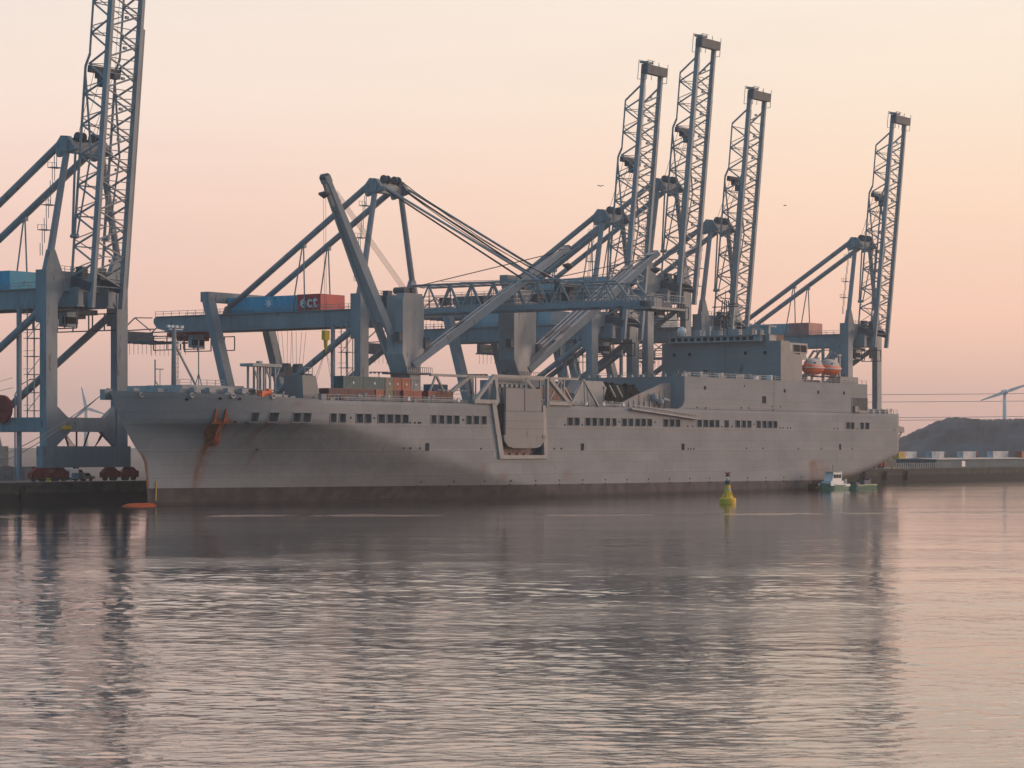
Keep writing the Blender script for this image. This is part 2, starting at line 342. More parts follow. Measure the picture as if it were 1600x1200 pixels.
def hill():
    R2 = random.Random(3); mb = MB(); nx, ny = 260, 26; Y0, Y1 = 1380, 1700
    vs = []; X0, X1 = 200, 620
    for j in range(ny):
        for i in range(nx):
            u = i / (nx - 1); v = j / (ny - 1)
            x = X0 + (X1 - X0) * u; y = Y0 + (Y1 - Y0) * v
            prof = 0 if x < 205 else (22.5 * min(1, ((x - 205) / 42)) ** 0.6)
            side = min(1, v * 5.5) ** 0.8
            h = 4 + prof * side + (R2.random() - 0.5) * 1.6 * side + 1.3 * abs(math.sin(x * 0.33 + j * 1.7)) * abs(math.sin(x * 0.21 + j)) * side * (0.75 if x < 245 else 0.3) + 0.7 * math.sin(x * 0.11) * side * min(1, (x - 200) / 40)
            vs.append((x * y / 1400.0, y, h))
    fs = [(j * nx + i, j * nx + i + 1, (j + 1) * nx + i + 1, (j + 1) * nx + i) for j in range(ny - 1) for i in range(nx - 1)]
    mb.add(vs, fs); tag(mb.build('hill', M['hill'], smooth=False), kind='structure')
hill()

# ------------------------------------------------------------------ SHIP-TO-SHORE CRANES
HG = 4.0          # half spacing of the boom girders
HS = 9.4          # half spacing of the legs along the quay
def make_crane(sc_pos, dz, raised, label, house=('house_blue', 'house_red'), LEN=63.0):
    r = root('gantry_crane', W(sc_pos, 42, 4.0), label, 'crane', 'blue grey container gantry cranes along the quay')
    O = (0, 0, 4.0); mb = lambda: MB(O)
    cr, dk, la = M['crane'], M['crane_dark'], M['lattice']
    zb = 41 + dz      # girder level
    # legs
    for sx in (-1, 1):
        b = mb(); b.beam((sx * HS, 0, 7.8), (sx * HS, 0, 43.8 + dz), 2.9, 1.7, up=(0, 1, 0))
        b.box(sx * HS - 1.47, sx * HS + 1.47, -0.87, 1.9, 34 + dz, 43.82 + dz)
        b.build('leg', cr, r)
        b = mb(); b.beam((sx * HS, 33.5, 7.8), (sx * HS, 44.6, 45.2 + dz), 2.5, 1.9, up=(0, 1, 0)); b.build('leg', cr, r)
        # side tie between water and land leg
        b = mb(); b.box(sx * HS - 0.8, sx * HS + 0.8, 0.86, 33.8 + 1.2, 13.7 + dz, 16.3 + dz); b.build('side_tie', cr, r)
        # long diagonal
        b = mb(); b.tube((sx * HS, 1.0, 37 + dz), (sx * HS, 35.6, 15.2 + dz), 0.75, 8); b.build('diagonal_brace', cr, r, True)

    for y in (0, 33.5):
        b = mb(); b.box(-HS - 2.4, HS + 2.4, y - 0.75, y + 0.75, 6.6, 10.6); b.build('sill_beam', cr, r)
        b = mb(); b.box(-HS + 1.46, HS - 1.46, y + (0.2 if y else 0) - 0.6 + y * 0.06, y + 0.7 + y * 0.06, 13.6 + dz, 16.3 + dz)
        if y == 0:
            for sx in (-1, 1):
                b.prism([(sx * (HS - 1.46), 13.6 + dz), (sx * (HS - 1.46), 10.8 + dz * 0.9), (sx * (HS - 5.2), 13.6 + dz)], 'y', -0.5, 0.55)
                b.prism([(sx * (HS - 1.46), 16.3 + dz), (sx * (HS - 1.46), 18.6 + dz), (sx * (HS - 4.6), 16.3 + dz)], 'y', -0.5, 0.55)
        b.build('tie_beam', cr, r)
        for sx in (-1, 1):
            bg_ = mb()
            for k in (-1, 1):
                cx = sx * HS + k * 2.6
                bg_.prism([(cx - 2.2, 5.6), (cx - 0.7, 6.6), (cx + 0.7, 6.6), (cx + 2.2, 5.6), (cx + 2.2, 4.6), (cx - 2.2, 4.6)], 'y', y - 0.55, y + 0.55)
                bg_.box(cx - 1.9, cx - 0.5, y - 0.9, y - 0.56, 4.7, 5.9); bg_.box(cx + 0.5, cx + 1.9, y - 0.9, y - 0.56, 4.7, 5.9); bg_.tube((cx, y - 0.7, 6.2), (cx, y + 0.7, 6.2), 0.4, 8)
            bo = bg_.build('bogie', M['bogie'], r)
            w_ = mb()
            for k in (-3.9, -2.0, -1.3, 1.3, 2.0, 3.9):
                w_.tube((sx * HS + k, y - 0.32, 4.45), (sx * HS + k, y + 0.32, 4.45), 0.44, 12)
            w_.build('wheel', M['crane_dark'], bo)
    # portal beams
    b = mb(); b.box(-HS + 1.46, HS - 1.46, -0.75, 0.75, 40.0 + dz, 43.7 + dz)
    for sx in (-1, 1): b.prism([(sx * (HS - 1.46), 40.0 + dz), (sx * (HS - 1.46), 37.2 + dz), (sx * (HS - 3.2), 40.0 + dz)], 'y', -0.7, 0.7)
    b.build('portal_beam', cr, r)
    b = mb(); b.box(-HS - 1.2, HS + 1.2, 43.2, 45.6, 43.4 + dz, 45.7 + dz); b.build('portal_beam', cr, r)
    # rear girders with rounded ends
    for sx in (-1, 1):
        b = mb(); pr = [(-3, 37.5 + dz), (62, 37.5 + dz), (64.5, 38.1 + dz), (65.6, 39.4 + dz), (65.6, 40.3 + dz), (65.0, 40.8 + dz), (-3, 40.8 + dz)]
        b.prism(pr, 'x', sx * 4 - 0.65, sx * 4 + 0.65)
        b.box(sx * 4 - 0.95, sx * 4 + 0.95, -3, 62, 37.1 + dz, 37.46 + dz)
        b.build('girder', cr, r)
        rl = mb()
        xr = sx * 5.2
        y = 2.0
        while y < 65: rl.beam((xr, y, 40.9 + dz), (xr, y, 42.0 + dz), 0.09); y += 2.5
        for zz in (41.45, 42.0): rl.beam((xr, 2, zz + dz), (xr, 64.5, zz + dz), 0.09)
        rl.box(min(xr, sx * 4.66), max(xr, sx * 4.66), 2, 64.5, 40.75 + dz, 40.9 + dz)
        rl.build('walkway', la, r)
    b = mb()
    for y in (8, 16, 24, 32, 50, 58, 64.5): b.box(-3.34, 3.34, y - 0.4, y + 0.4, 38.6 + dz, 40.4 + dz)
    b.build('cross_girder', dk, r)
    # machinery house: blue part, red part
    h = mb(); h.box(-4.3, 4.3, 22.4, 43.0, 41.0 + dz, 44.5 + dz)
    for k in range(24):
        y = 22.9 + k * 0.86
        h.box(-4.38, -4.3, y, y + 0.3, 41.2 + dz, 44.3 + dz)
    hh = h.build('machinery_house', M[house[0]], r)
    h2 = mb(); h2.box(-4.3, 4.3, 15.6, 22.38, 41.0 + dz, 44.6 + dz); h2o = h2.build('machinery_house', M[house[1]], r)
    if house[1] == 'house_red': h2o['label'] = 'red end section of the machinery house'
    if not raised:
        st = mb(); cy, cz = 30.6, 42.9; pts = []
        for i in range(14):
            a = math.pi / 2 + i * math.pi / 7; rr = 1.35 if i % 2 == 0 else 0.5
            pts.append((cy + rr * math.cos(a), cz + rr * math.sin(a)))
        st.prism(pts, 'x', -4.46, -4.40); st.build('star_emblem', M['white'], hh)
        cu = bpy.data.curves.new('letters', 'FONT'); cu.body = 'ect'; cu.size = 3.6; cu.extrude = 0.05; cu.offset = 0.07; cu.align_x = 'CENTER'; cu.align_y = 'BOTTOM_BASELINE'
        cu.space_character = 1.12; cu.materials.append(M['white'])
        tmp = bpy.data.objects.new('tmp', cu); C.objects.link(tmp); bpy.context.view_layer.update()
        lm = bpy.data.meshes.new_from_object(tmp.evaluated_get(bpy.context.evaluated_depsgraph_get())); bpy.data.objects.remove(tmp)
        to = bpy.data.objects.new('lettering', lm); C.objects.link(to); to.parent = h2o
        to.matrix_local = Matrix.Translation((-4.36, 19.0, 41.75 - 4)) @ Matrix(((0, 0, -1, 0), (-1, 0, 0, 0), (0, 1, 0, 0), (0, 0, 0, 1)))
    # A frame
    for sx in (-1, 1):
        b = mb(); b.tube((sx * 8.9, 0, 47.2 + dz), (sx * 4.6, 0, 66.8 + dz), 0.68, 8, 0.62)
        b.prism([(sx * (HS + 1.2), 43.7 + dz), (sx * 9.5, 47.6 + dz), (sx * 8.2, 47.6 + dz), (sx * 6.4, 43.7 + dz)], 'y', -0.55, 0.55)
        b.build('a_frame_leg', cr, r)
        ld = mb()
        for k in range(9):
            t = k / 8; x = sx * (9.9 - 4.2 * t); z = 46.5 + 19 * t + dz
            ld.beam((x - 0.3, 1.4, z), (x - 0.3, 1.4, z + 2.3), 0.1); ld.beam((x + 0.3, 1.4, z), (x + 0.3, 1.4, z + 2.3), 0.1)
            if k in (2, 4, 7):
                ld.box(x - 1.2, x + 1.0, 0.6, 2.2, z, z + 0.15)
                for q_ in (-1.2, -0.1, 1.0): ld.beam((x + q_, 2.2, z), (x + q_, 2.2, z + 1.1), 0.08)
                ld.beam((x - 1.2, 2.2, z + 1.1), (x + 1.0, 2.2, z + 1.1), 0.08)
        if sx < 0: ld.build('access_ladder', la, r)
    b = mb()
    b.box(-5.6, 5.6, -0.8, 1.0, 66.2 + dz, 68.4 + dz)
    for sx in (-1, 1):
        b.prism([(-2.6, 66.6 + dz), (2.2, 65.4 + dz), (3.0, 67.4 + dz), (1.2, 69.4 + dz), (-0.6, 69.2 + dz)], 'x', sx * 4.6 - 0.5, sx * 4.6 + 0.5)
    ap = b.build('apex_frame', cr, r)
    b = mb()
    for x in (-2.6, -1.2, 1.2, 2.6): b.tube((x - 0.15, -0.8, 69.2 + dz), (x + 0.15, -0.8, 69.2 + dz), 0.95, 14)
    b.box(-3.4, 3.4, -0.5, 0.9, 68.42 + dz, 69.0 + dz); b.build('rope_sheave', dk, ap)
    # backstays with hangers
    for sx in (-1, 1):
        b = mb(); b.tube((sx * 4.6, 1.6, 68.0 + dz), (sx * 4.2, 43.3, 41.8 + dz), 0.72, 8)
        b.prism([(41.4, 40.8 + dz), (44.4, 40.8 + dz), (43.6, 42.6 + dz), (42.2, 42.6 + dz)], 'x', sx * 4.2 - 0.35, sx * 4.2 + 0.35)
        bs = b.build('backstay', cr, r, True)
        b = mb(); b.cbox((sx * 4.38, 20.6, 55.7 + dz), 0.8, 1.4, 1.5)
        b.tube((sx * 4.38, 20.4, 55.2 + dz), (sx * 4.6, 19.9, 40.8 + dz), 0.17, 5); b.tube((sx * 4.38, 20.8, 55.2 + dz), (sx * 4.6, 23.6, 40.8 + dz), 0.17, 5)
        b.build('hanger', la, bs)
    # boom
    a = math.radians(84.8 if raised else 0)
    ori = Vector((0, -6.0, 39.8 + dz)); Ld = Vector((0, -math.cos(a), math.sin(a))); Dd = Vector((0, math.sin(a), math.cos(a)))
    def P(x, l, d): return ori + Vector((x, 0, 0)) + Ld * l + Dd * d
    bt = bpy.data.objects.new('boom', None)
    boom = mb()
    for sx in (-1, 1): boom.beam(P(sx * HG, -3, 0), P(sx * HG, LEN, 0), 0.8, 1.1, up=Dd)
    bt = boom.build('boom', la, r)
    top = mb()
    k0, k1, k2 = LEN - 21.0, LEN - 7.0, LEN - 3.0
    for sx in (-1, 1):
        top.tube(P(sx * HG, 2.5, 5.6), P(sx * HG, k0, 5.6), 0.26, 6)
        top.tube(P(sx * HG, k0, 5.6), P(sx * HG, k0 + 2.2, 4.7), 0.26, 6); top.tube(P(sx * HG, k0 + 2.2, 4.7), P(sx * HG, k1, 4.7), 0.22, 6)
        top.tube(P(sx * HG, k1, 4.7), P(sx * HG, k2, 0.3), 0.24, 6)
        l = 2.5; pitch = 5.7; i = 0
        while l + pitch / 2 < k1 + 1:
            d = 5.6 if l <= k0 else 4.7
            dn = 5.6 if l + pitch <= k0 else 4.7
            top.tube(P(sx * HG, l, d), P(sx * HG, l + pitch / 2, 0), 0.22, 5)
            if l + pitch <= k1 + 1: top.tube(P(sx * HG, l + pitch / 2, 0), P(sx * HG, l + pitch, dn), 0.2, 5)
            top.tube(P(sx * HG, l, d), P(sx * HG, l, 0), 0.08, 4)
            l += pitch
    tr = top.build('side_truss', la, bt)
    br = mb(); l = 1.0; i = 0
    while l < LEN - 6:
        s1 = 1 if i % 2 else -1
        br.tube(P(-HG * s1, l, 0), P(HG * s1, l + 2.85, 0), 0.19, 5)
        br.tube(P(-HG, l, 0.1), P(HG, l, 0.1), 0.09, 4)
        if i % 2 == 0 and l < k1: br.tube(P(-HG, l + 1.5, 5.6 if l < k0 - 2 else 4.7), P(HG, l + 1.5, 5.6 if l < k0 - 2 else 4.7), 0.10, 4)
        if l < k0 - 3: br.tube(P(-HG * s1, l, 5.6), P(HG * s1, l + 2.85, 5.6), 0.11, 4)
        elif l < k1 - 3 and l > k0 + 3: br.tube(P(-HG * s1, l, 4.7), P(HG * s1, l + 2.85, 4.7), 0.11, 4)
        l += 2.85; i += 1
    br.build('cross_bracing', la, bt)
    wk = mb(); xw = 5.5
    wk.beam(P(xw, 1, 0.2), P(xw, 50, 0.2), 0.16); wk.beam(P(xw - 0.7, 1, -0.3), P(xw - 0.7, 50, -0.3), 0.12)
    l = 2
    while l < 50: wk.beam(P(3.9, l, -0.1), P(xw, l, 0.2), 0.08); l += 4
    for k in range(10):
        ll = 6 + k * 5.7
        wk.cbox(P(0.6, ll, 0.3), 0.7, 0.5, 0.5)
    for xr in (-3.2, -1.0): wk.tube(P(xr, 2, 0.9), P(xr, LEN - 3, 0.9), 0.05, 4)
    xk = -2.9
    wk.tube(P(xk, 2, 0.5), P(xk, LEN - 2, 0.3), 0.09, 4)
    wk.build('boom_walkway', la, bt)
    kn = mb()
    kn.beam(P(-HG, k0 - 0.5, 4.6), P(HG, k0 - 0.5, 4.6), 1.3, 0.9, up=Dd); kn.cbox(P(-1.8, k0 - 1.4, 3.8), 1.6, 1.4, 1.4); kn.cbox(P(1.9, k0 - 1.2, 3.6), 1.5, 1.2, 1.2); kn.cbox(P(-3.5, k0 - 3.0, 1.6), 1.0, 1.5, 1.6)
    kn.build('stay_bracket', dk, bt)
    tp = mb()
    if raised:
        tp.beam(P(-4.7, LEN + 0.8, -0.6), P(4.6, LEN + 0.8, -0.6), 2.2, 2.0, up=Dd)
    else:
        tp.beam(P(-5.2, LEN + 0.2, -0.2), P(5.0, LEN + 0.2, -0.2), 1.4, 1.0, up=Dd)
    tip = tp.build('tip_frame', dk, bt)
    tl = mb()
    pl = LEN + (2.6 if raised else 0.9)
    for (x, d) in ((-4.7, -1.4), (-4.7, 1.2), (-2.5, -1.4), (-2.5, 1.2), (0.5, -1.4), (4.8, -1.4), (4.8, 1.2)):
        tl.tube(P(x, LEN - 1.8, d), P(x, LEN + 2.9, d), 0.09, 4)
    tl.beam(P(-4.7, LEN + 2.9, -1.4), P(-1.6, LEN + 2.9, -1.4), 0.14); tl.beam(P(-4.7, LEN + 2.9, 1.2), P(-1.6, LEN + 2.9, 1.2), 0.14)
    tl.beam(P(-4.8, LEN + 2.4, -0.2), P(-1.8, LEN + 2.4, -0.2), 0.5, 2.2, up=Dd)
    for x in (-4.7, 4.8): tl.beam(P(x, LEN - 1.8, -1.4), P(x, LEN - 1.8, 1.2), 0.12)
    tl.beam(P(4.8, LEN - 1.8, -1.4), P(4.8, LEN + 1.4, -1.4), 0.12)
    if not raised:
        for k in range(14):
            x = -6.6 + k * 1.0
            tl.beam(P(x, LEN - 3.4, -1.0), P(x, LEN - 3.4, 1.6), 0.09); tl.beam(P(x, LEN + 3.2, -1.0), P(x, LEN + 3.2, 1.6), 0.09)
        for d in (-1.0, 0.3, 1.6): tl.beam(P(-6.6, LEN - 3.4, d), P(6.6, LEN - 3.4, d), 0.1); tl.beam(P(-6.6, LEN + 3.2, d), P(6.6, LEN + 3.2, d), 0.1); tl.beam(P(-6.6, LEN - 3.4, d), P(-6.6, LEN + 3.2, d), 0.1)
        tl.beam(P(-6.6, LEN - 0.1, -1.2), P(6.6, LEN - 0.1, -1.2), 6.6, 0.3, up=Dd)
    tl.build('tip_platform', la, bt)
    # stays
    if raised:
        for sx in (-1, 1):
            b = mb()
            b.tube((sx * 4.6, -2.2, 67.0 + dz), (sx * 4.2, -1.0, 50.4 + dz), 0.24, 6); b.tube((sx * 4.2, -2.2, 50.4 + dz), (sx * 3.8, -6.0 + 0.5, 66.0 + dz), 0.18, 6)
            b.tube((sx * 4.2, -0.7, 50.4 + dz), (sx * 4.2, -2.4, 50.4 + dz), 0.4, 8)
            b.tube((sx * 3.8, -5.4, 66.0 + dz), P(sx * 3.9, k0 - 1, 5.7), 0.22, 6)
            b.build('folded_stay', la, r)
            b = mb()
            b.tube((sx * 2.4, -0.8, 69.8 + dz), P(sx * 2.2, k0 - 0.6, 5.0), 0.06, 4); b.tube((sx * 1.2, -0.8, 69.6 + dz), P(sx * 1.6, k0 - 0.4, 3.4), 0.06, 4)
            b.build('hoist_rope', M['rope'], r)
    else:
        for sx in (-1, 1):
            b = mb(); b.tube((sx * 4.6, -2.2, 67.4 + dz), P(sx * 3.9, 36.5, 5.7), 0.27, 6); b.build('forestay', la, r)
            b = mb(); b.tube((sx * 3.9, -2.2, 66.8 + dz), P(sx * 3.4, 33.0, 5.7), 0.2, 6)
            for dx, ddl in ((0.5, 0), (1.0, 2.5)):
                pts = []
                A_ = Vector((sx * (2.6 - dx), -1.6, 69.4 + dz)); B_ = P(sx * (2.4 - dx), 38 + ddl, 5.2)
                for k in range(9):
                    t = k / 8; pp = A_.lerp(B_, t); pp.z -= 3.2 * 4 * t * (1 - t) * 0.35; pts.append(pp)
                b.path(pts, 0.09, 4)
            b.build('hoist_rope', M['rope'], r)
        b = mb()
        for x, l0, l1 in ((-2, 10, 30), (2.2, 12, 34)):
            b.tube(P(x, l0, 6.4), P(x, l1, 6.0), 0.05, 4)
        for l in (27, 30.5, 33.5): b.tube(P(3.2, l, 5.6), P(3.2, l, 7.0), 0.1, 5); b.tube(P(3.2, l, 7.0), P(3.2, l, 7.5), 0.4, 8)
        b.build('boom_floodlight', dk, bt)
    # trolley under the girders and driver's cab
    ty = 5.0 if raised else 57.5
    b = mb(); b.box(-5.4, 5.4, ty - 3.2, ty + 3.2, 36.0 + dz, 36.95 + dz)
    b.box(-3.0, 3.0, ty - 2.4, ty + 2.4, 35.2 + dz, 36.0 + dz)
    for x in (-2.4, 0.4, 2.2): b.box(x - 0.7, x + 0.7, ty - 1.4, ty + 1.6, 37.0 + dz, 39.6 + dz)
    tro = b.build('trolley', dk if raised else M['bogie'], r)
    b = mb(); b.box(-5.2, -2.4, ty - 5.6, ty - 3.3, 33.4 + dz, 36.2 + dz); b.build('driver_cab', M['crane'], tro)
    b = mb(); b.box(-5.24, -2.36, ty - 5.66, ty - 4.4, 33.9 + dz, 35.2 + dz); b.build('cab_window', M['glass'], tro)
    for x in (-5.6, 5.0):
        b = mb()
        for y0, y1 in ((ty - 8.5, ty - 2.2), (ty - 1.2, ty + 7.2)):
            for zz in (33.0, 36.2): b.beam((x, y0, zz + dz), (x, y1, zz + dz), 0.22)
            for yy in (y0, (y0 + y1) / 2, y1): b.beam((x, yy, 33.0 + dz), (x, yy, 36.2 + dz), 0.2)
        b.build('basket_frame', dk, tro)
    # rear maintenance platform
    b = mb()
    
    for yk in range(11): b.beam((-5.4, 64.2 + yk * 1.2, 35.1 + dz), (5.4, 64.2 + yk * 1.2, 35.1 + dz), 0.16)
    for xk in (-5.4, -2.7, 0, 2.7, 5.4): b.beam((xk, 64, 35.1 + dz), (xk, 76.5, 35.1 + dz), 0.25, 0.4)
    b.box(-5.3, 5.3, 75.0, 76.2, 35.3 + dz, 37.8 + dz)
    for sx in (-1, 1):
        x = sx * 5.2
        b.beam((x, 65, 38.0 + dz), (x, 76, 37.8 + dz), 0.25); b.beam((x, 64, 36.4 + dz), (x, 76, 36.4 + dz), 0.15)
        b.beam((x, 65.5, 40.6 + dz), (x, 71, 40.8 + dz), 0.22); b.beam((x, 71, 40.8 + dz), (x, 75.4, 37.8 + dz), 0.22); b.beam((x, 71, 40.8 + dz), (x, 66, 37.6 + dz), 0.2)
        for k in range(9): b.beam((x, 64.6 + k * 1.35, 32.2 + dz), (x, 64.6 + k * 1.35, 34.9 + dz), 0.07)
    b.build('rear_platform', dk, r)
    # stair tower and lift shaft beside the near waterside leg
    b = mb()
    x0, y0 = -HS + 0.2, 4.0
    for (x, y) in ((x0, y0), (x0 + 1.8, y0), (x0, y0 + 1.8), (x0 + 1.8, y0 + 1.8)): b.beam((x, y, 16.3 + dz), (x, y, 38 + dz), 0.16)
    z = 17.5; i = 0
    while z < 37:
        b.box(x0 - 0.5, x0 + 2.3, y0 - 0.5, y0 + 2.3, z + dz, z + 0.12 + dz)
        b.beam((x0, y0 + (0 if i % 2 else 1.8), z + dz), (x0 + 1.8, y0 + (1.8 if i % 2 else 0), z + 3.4 + dz), 0.3, 0.12)
        b.beam((x0 - 0.5, y0 - 0.5, z + 1.1 + dz), (x0 - 0.5, y0 + 2.3, z + 1.1 + dz), 0.08)
        z += 3.4; i += 1
    b.build('stair_tower', la, r)
    b = mb(); b.beam((x0 + 0.6, 8.6, 4.2), (x0 + 0.6, 8.6, 37.2 + dz), 0.7, 0.7, up=(0, 1, 0)); b.build('lift_mast', la, r)
    # cable reel with spokes
    b = mb(); cx, cy, cz = -HS - 1.4, 11.0, 17.6
    n = 28
    for k in range(n):
        a0 = 2 * math.pi * k / n; a1 = 2 * math.pi * (k + 1) / n
        p0 = Vector((cx, cy + 2.6 * math.cos(a0), cz + 2.6 * math.sin(a0))); p1 = Vector((cx, cy + 2.6 * math.cos(a1), cz + 2.6 * math.sin(a1)))
        b.beam(p0, p1, 0.7, 0.15)
    b.tube((cx - 0.18, cy, cz), (cx + 0.18, cy, cz), 2.45, 28); b.tube((cx - 0.6, cy, cz), (cx + 1.2, cy, cz), 0.4, 10)
    b.build('cable_reel', M['bogie'], r)
    if sc_pos > 330:
        b = mb(); b.box(-HS - 1.3, -HS + 1.2, 1.0, 5.2, 27.5 + dz, 38.8 + dz); b.build('lift_housing', cr, r)
    if not raised:
        b = mb()
        for k in range(8):
            x = -3.2 + 0.9 * k; b.tube(P(x, 2, 1.6 + (k % 3) * 0.9), P(x, 50, 1.8 + (k % 3) * 0.9), 0.05, 4)
        for k in range(24): b.tube(P(-2.5 + (k % 2) * 0.5, 3 + k * 2.1, 0.3), P(-2.5 + (k % 2) * 0.5, 3 + k * 2.1, 2.6), 0.06, 4)
        for l in (9, 19, 33, 41): b.cbox(P(1.0, l, 2.2), 2.2, 1.8, 1.6)
        b.build('festoon_gear', dk, bt)
    # railing on the waterside portal beam, cable loops under tie, sign
    b = mb(); x = -7.5
    while x < 7.5: b.beam((x, 0.7, 43.7 + dz), (x, 0.7, 44.8 + dz), 0.08); x += 1.5
    b.beam((-7.5, 0.7, 44.8 + dz), (7.5, 0.7, 44.8 + dz), 0.08); b.beam((-7.5, 0.7, 44.25 + dz), (7.5, 0.7, 44.25 + dz), 0.08)
    for sx in (-1, 1): b.cbox((sx * 2.5, -1.8, 43.6 + dz), 1.6, 1.5, 2.2); b.beam((sx * HG, -0.75, 42 + dz), (sx * HG, -6, 40.6 + dz), 0.9, 1.8)
    b.build('hinge_gear', dk, r)
    b = mb(); b.cbox((-HS + 3.9, -0.72, 14.4 + dz), 2.6, 0.1, 0.7); sg = b.build('name_plate', M['yellow'], r)
    b = mb()
    for k in range(4):
        pts = []
        for j in range(11):
            t = j / 10; pts.append((-4.2 + t * 10.5, 0.9 + k * 0.25, 13.6 + dz - (4.6 + k * 0.5 if dz < 5 else 4) * 4 * t * (1 - t) * 0.8))
        b.path(pts, 0.09, 4)
    b.beam((-4.6, 0.9, 13.6), (-3.4, 0.9, 10.6), 0.25) if dz < 5 else None
    b.beam((-1.2, 0.9, 13.6), (-1.2, 0.9, 10.6), 0.25) if dz < 5 else None
    b.beam((2.2, 0.9, 13.6), (0.8, 0.9, 10.6), 0.25) if dz < 5 else None
    b.build('cable_loop', M['black'], r)
    return r
make_crane(16.3, -0.3, True, 'nearest gantry crane, with raised boom, standing left of the ship bow', ('house_blue', 'house_blue'))
make_crane(110.3, 0.0, False, 'gantry crane with its boom lowered over the ship and blue and red machinery house')
make_crane(202.3, 0.4, True, 'gantry crane with raised boom, next after the one whose boom is lowered', ('house_pale', 'house_pale'))
make_crane(228.6, 10.5, True, 'tallest gantry crane, its raised boom reaching highest of the middle three', ('house_pale', 'house_pale'))
make_crane(255.6, 1.8, True, 'gantry crane with raised boom standing behind the ship bridge, rightmost of the middle three', ('house_pale', 'house_pale'), 61.5)
make_crane(339.9, 2.9, True, 'farthest gantry crane with raised boom, alone at the right beyond the ship stern', ('house_pale', 'house_faded'))

# ------------------------------------------------------------------ THE SHIP (x along the ship from the bow, y away from the water side, z up)
def lerpf(x, xs, ys):
    if x <= xs[0]: return ys[0]
    for i in range(1, len(xs)):
        if x <= xs[i]: return ys[i - 1] + (ys[i] - ys[i - 1]) * (x - xs[i - 1]) / (xs[i] - xs[i - 1])
    return ys[-1]
def s_stem(z): return lerpf(z, [-2, 0, 5, 8, 10.5, 13, 15.5, 17.5, 19.3, 20.4], [7.4, 7.0, 6.5, 6.0, 3.6, 1.6, -0.1, -1.2, -2.3, -2.9])
def s_full(z): return lerpf(z, [0, 3.9, 7.9, 11.5, 15, 20], [118, 96, 76, 60, 44, 41])
HB = 17.0
def hw(s, z):
    a = s_stem(z); b = s_full(z)
    if s <= a: return 0.0
    if s < b:
        t = (s - a) / (b - a); p = lerpf(z, [0, 6, 13.5, 15, 20], [1.25, 1.3, 1.6, 2.15, 2.35])
        return HB * (1 - (1 - t) ** p)
    if s > 228:
        t = min(1, (s - 228) / 50); zb = 6.8 * t ** 1.8
        if z < zb + 2.5:
            k = min(1, (zb + 2.5 - z) / 5.0); return HB * (1 - 0.9 * k ** 2)
    return HB
def deck_z(s): return 19.2 + 1.2 * max(0, min(1, (36 - s) / 36)) ** 0.8
ship = root('cargo_ship', W(0, 0, 0), 'long grey military cargo ship with stern bridge and twin deck cranes moored at the quay', 'ship')
OPEN = [(20.4, 22.0), (23.9, 26.0), (29.1, 31.0), (31.4, 33.4), (38.4, 40.2), (41.0, 42.9), (46.0, 48.1), (48.6, 50.7), (52.7, 54.9), (55.5, 57.5), (57.9, 59.9), (60.4, 62.4), (69.8, 71.6), (72.4, 74.2), (74.9, 76.8), (77.4, 79.3), (81.7, 83.5), (84.1, 86.1), (86.9, 88.7), (118.6, 120.6), (121.2, 123.2), (125.5, 127.5), (128.2, 130.1), (130.9, 132.8), (133.6, 135.4), (136.3, 138.0), (140.3, 142.3), (143.1, 144.9), (145.9, 147.7), (148.3, 150.2), (151.0, 152.9), (157.8, 159.8), (160.5, 162.6), (163.2, 165.2), (172.9, 174.9), (175.7, 177.8), (178.4, 180.5), (181.2, 183.0), (185.5, 187.4), (190.7, 192.8), (193.7, 195.6), (196.4, 198.3), (200.9, 202.9), (203.8, 205.7), (206.4, 208.5), (209.1, 211.1), (247.6, 249.6), (250.1, 252.1), (255.7, 257.5), (258.4, 260.6)]
DOORS = [(67.9, 69.3), (123.7, 125.1), (165.8, 167.2), (243.8, 244.9)]
RAMP = (91.2, 110.0)
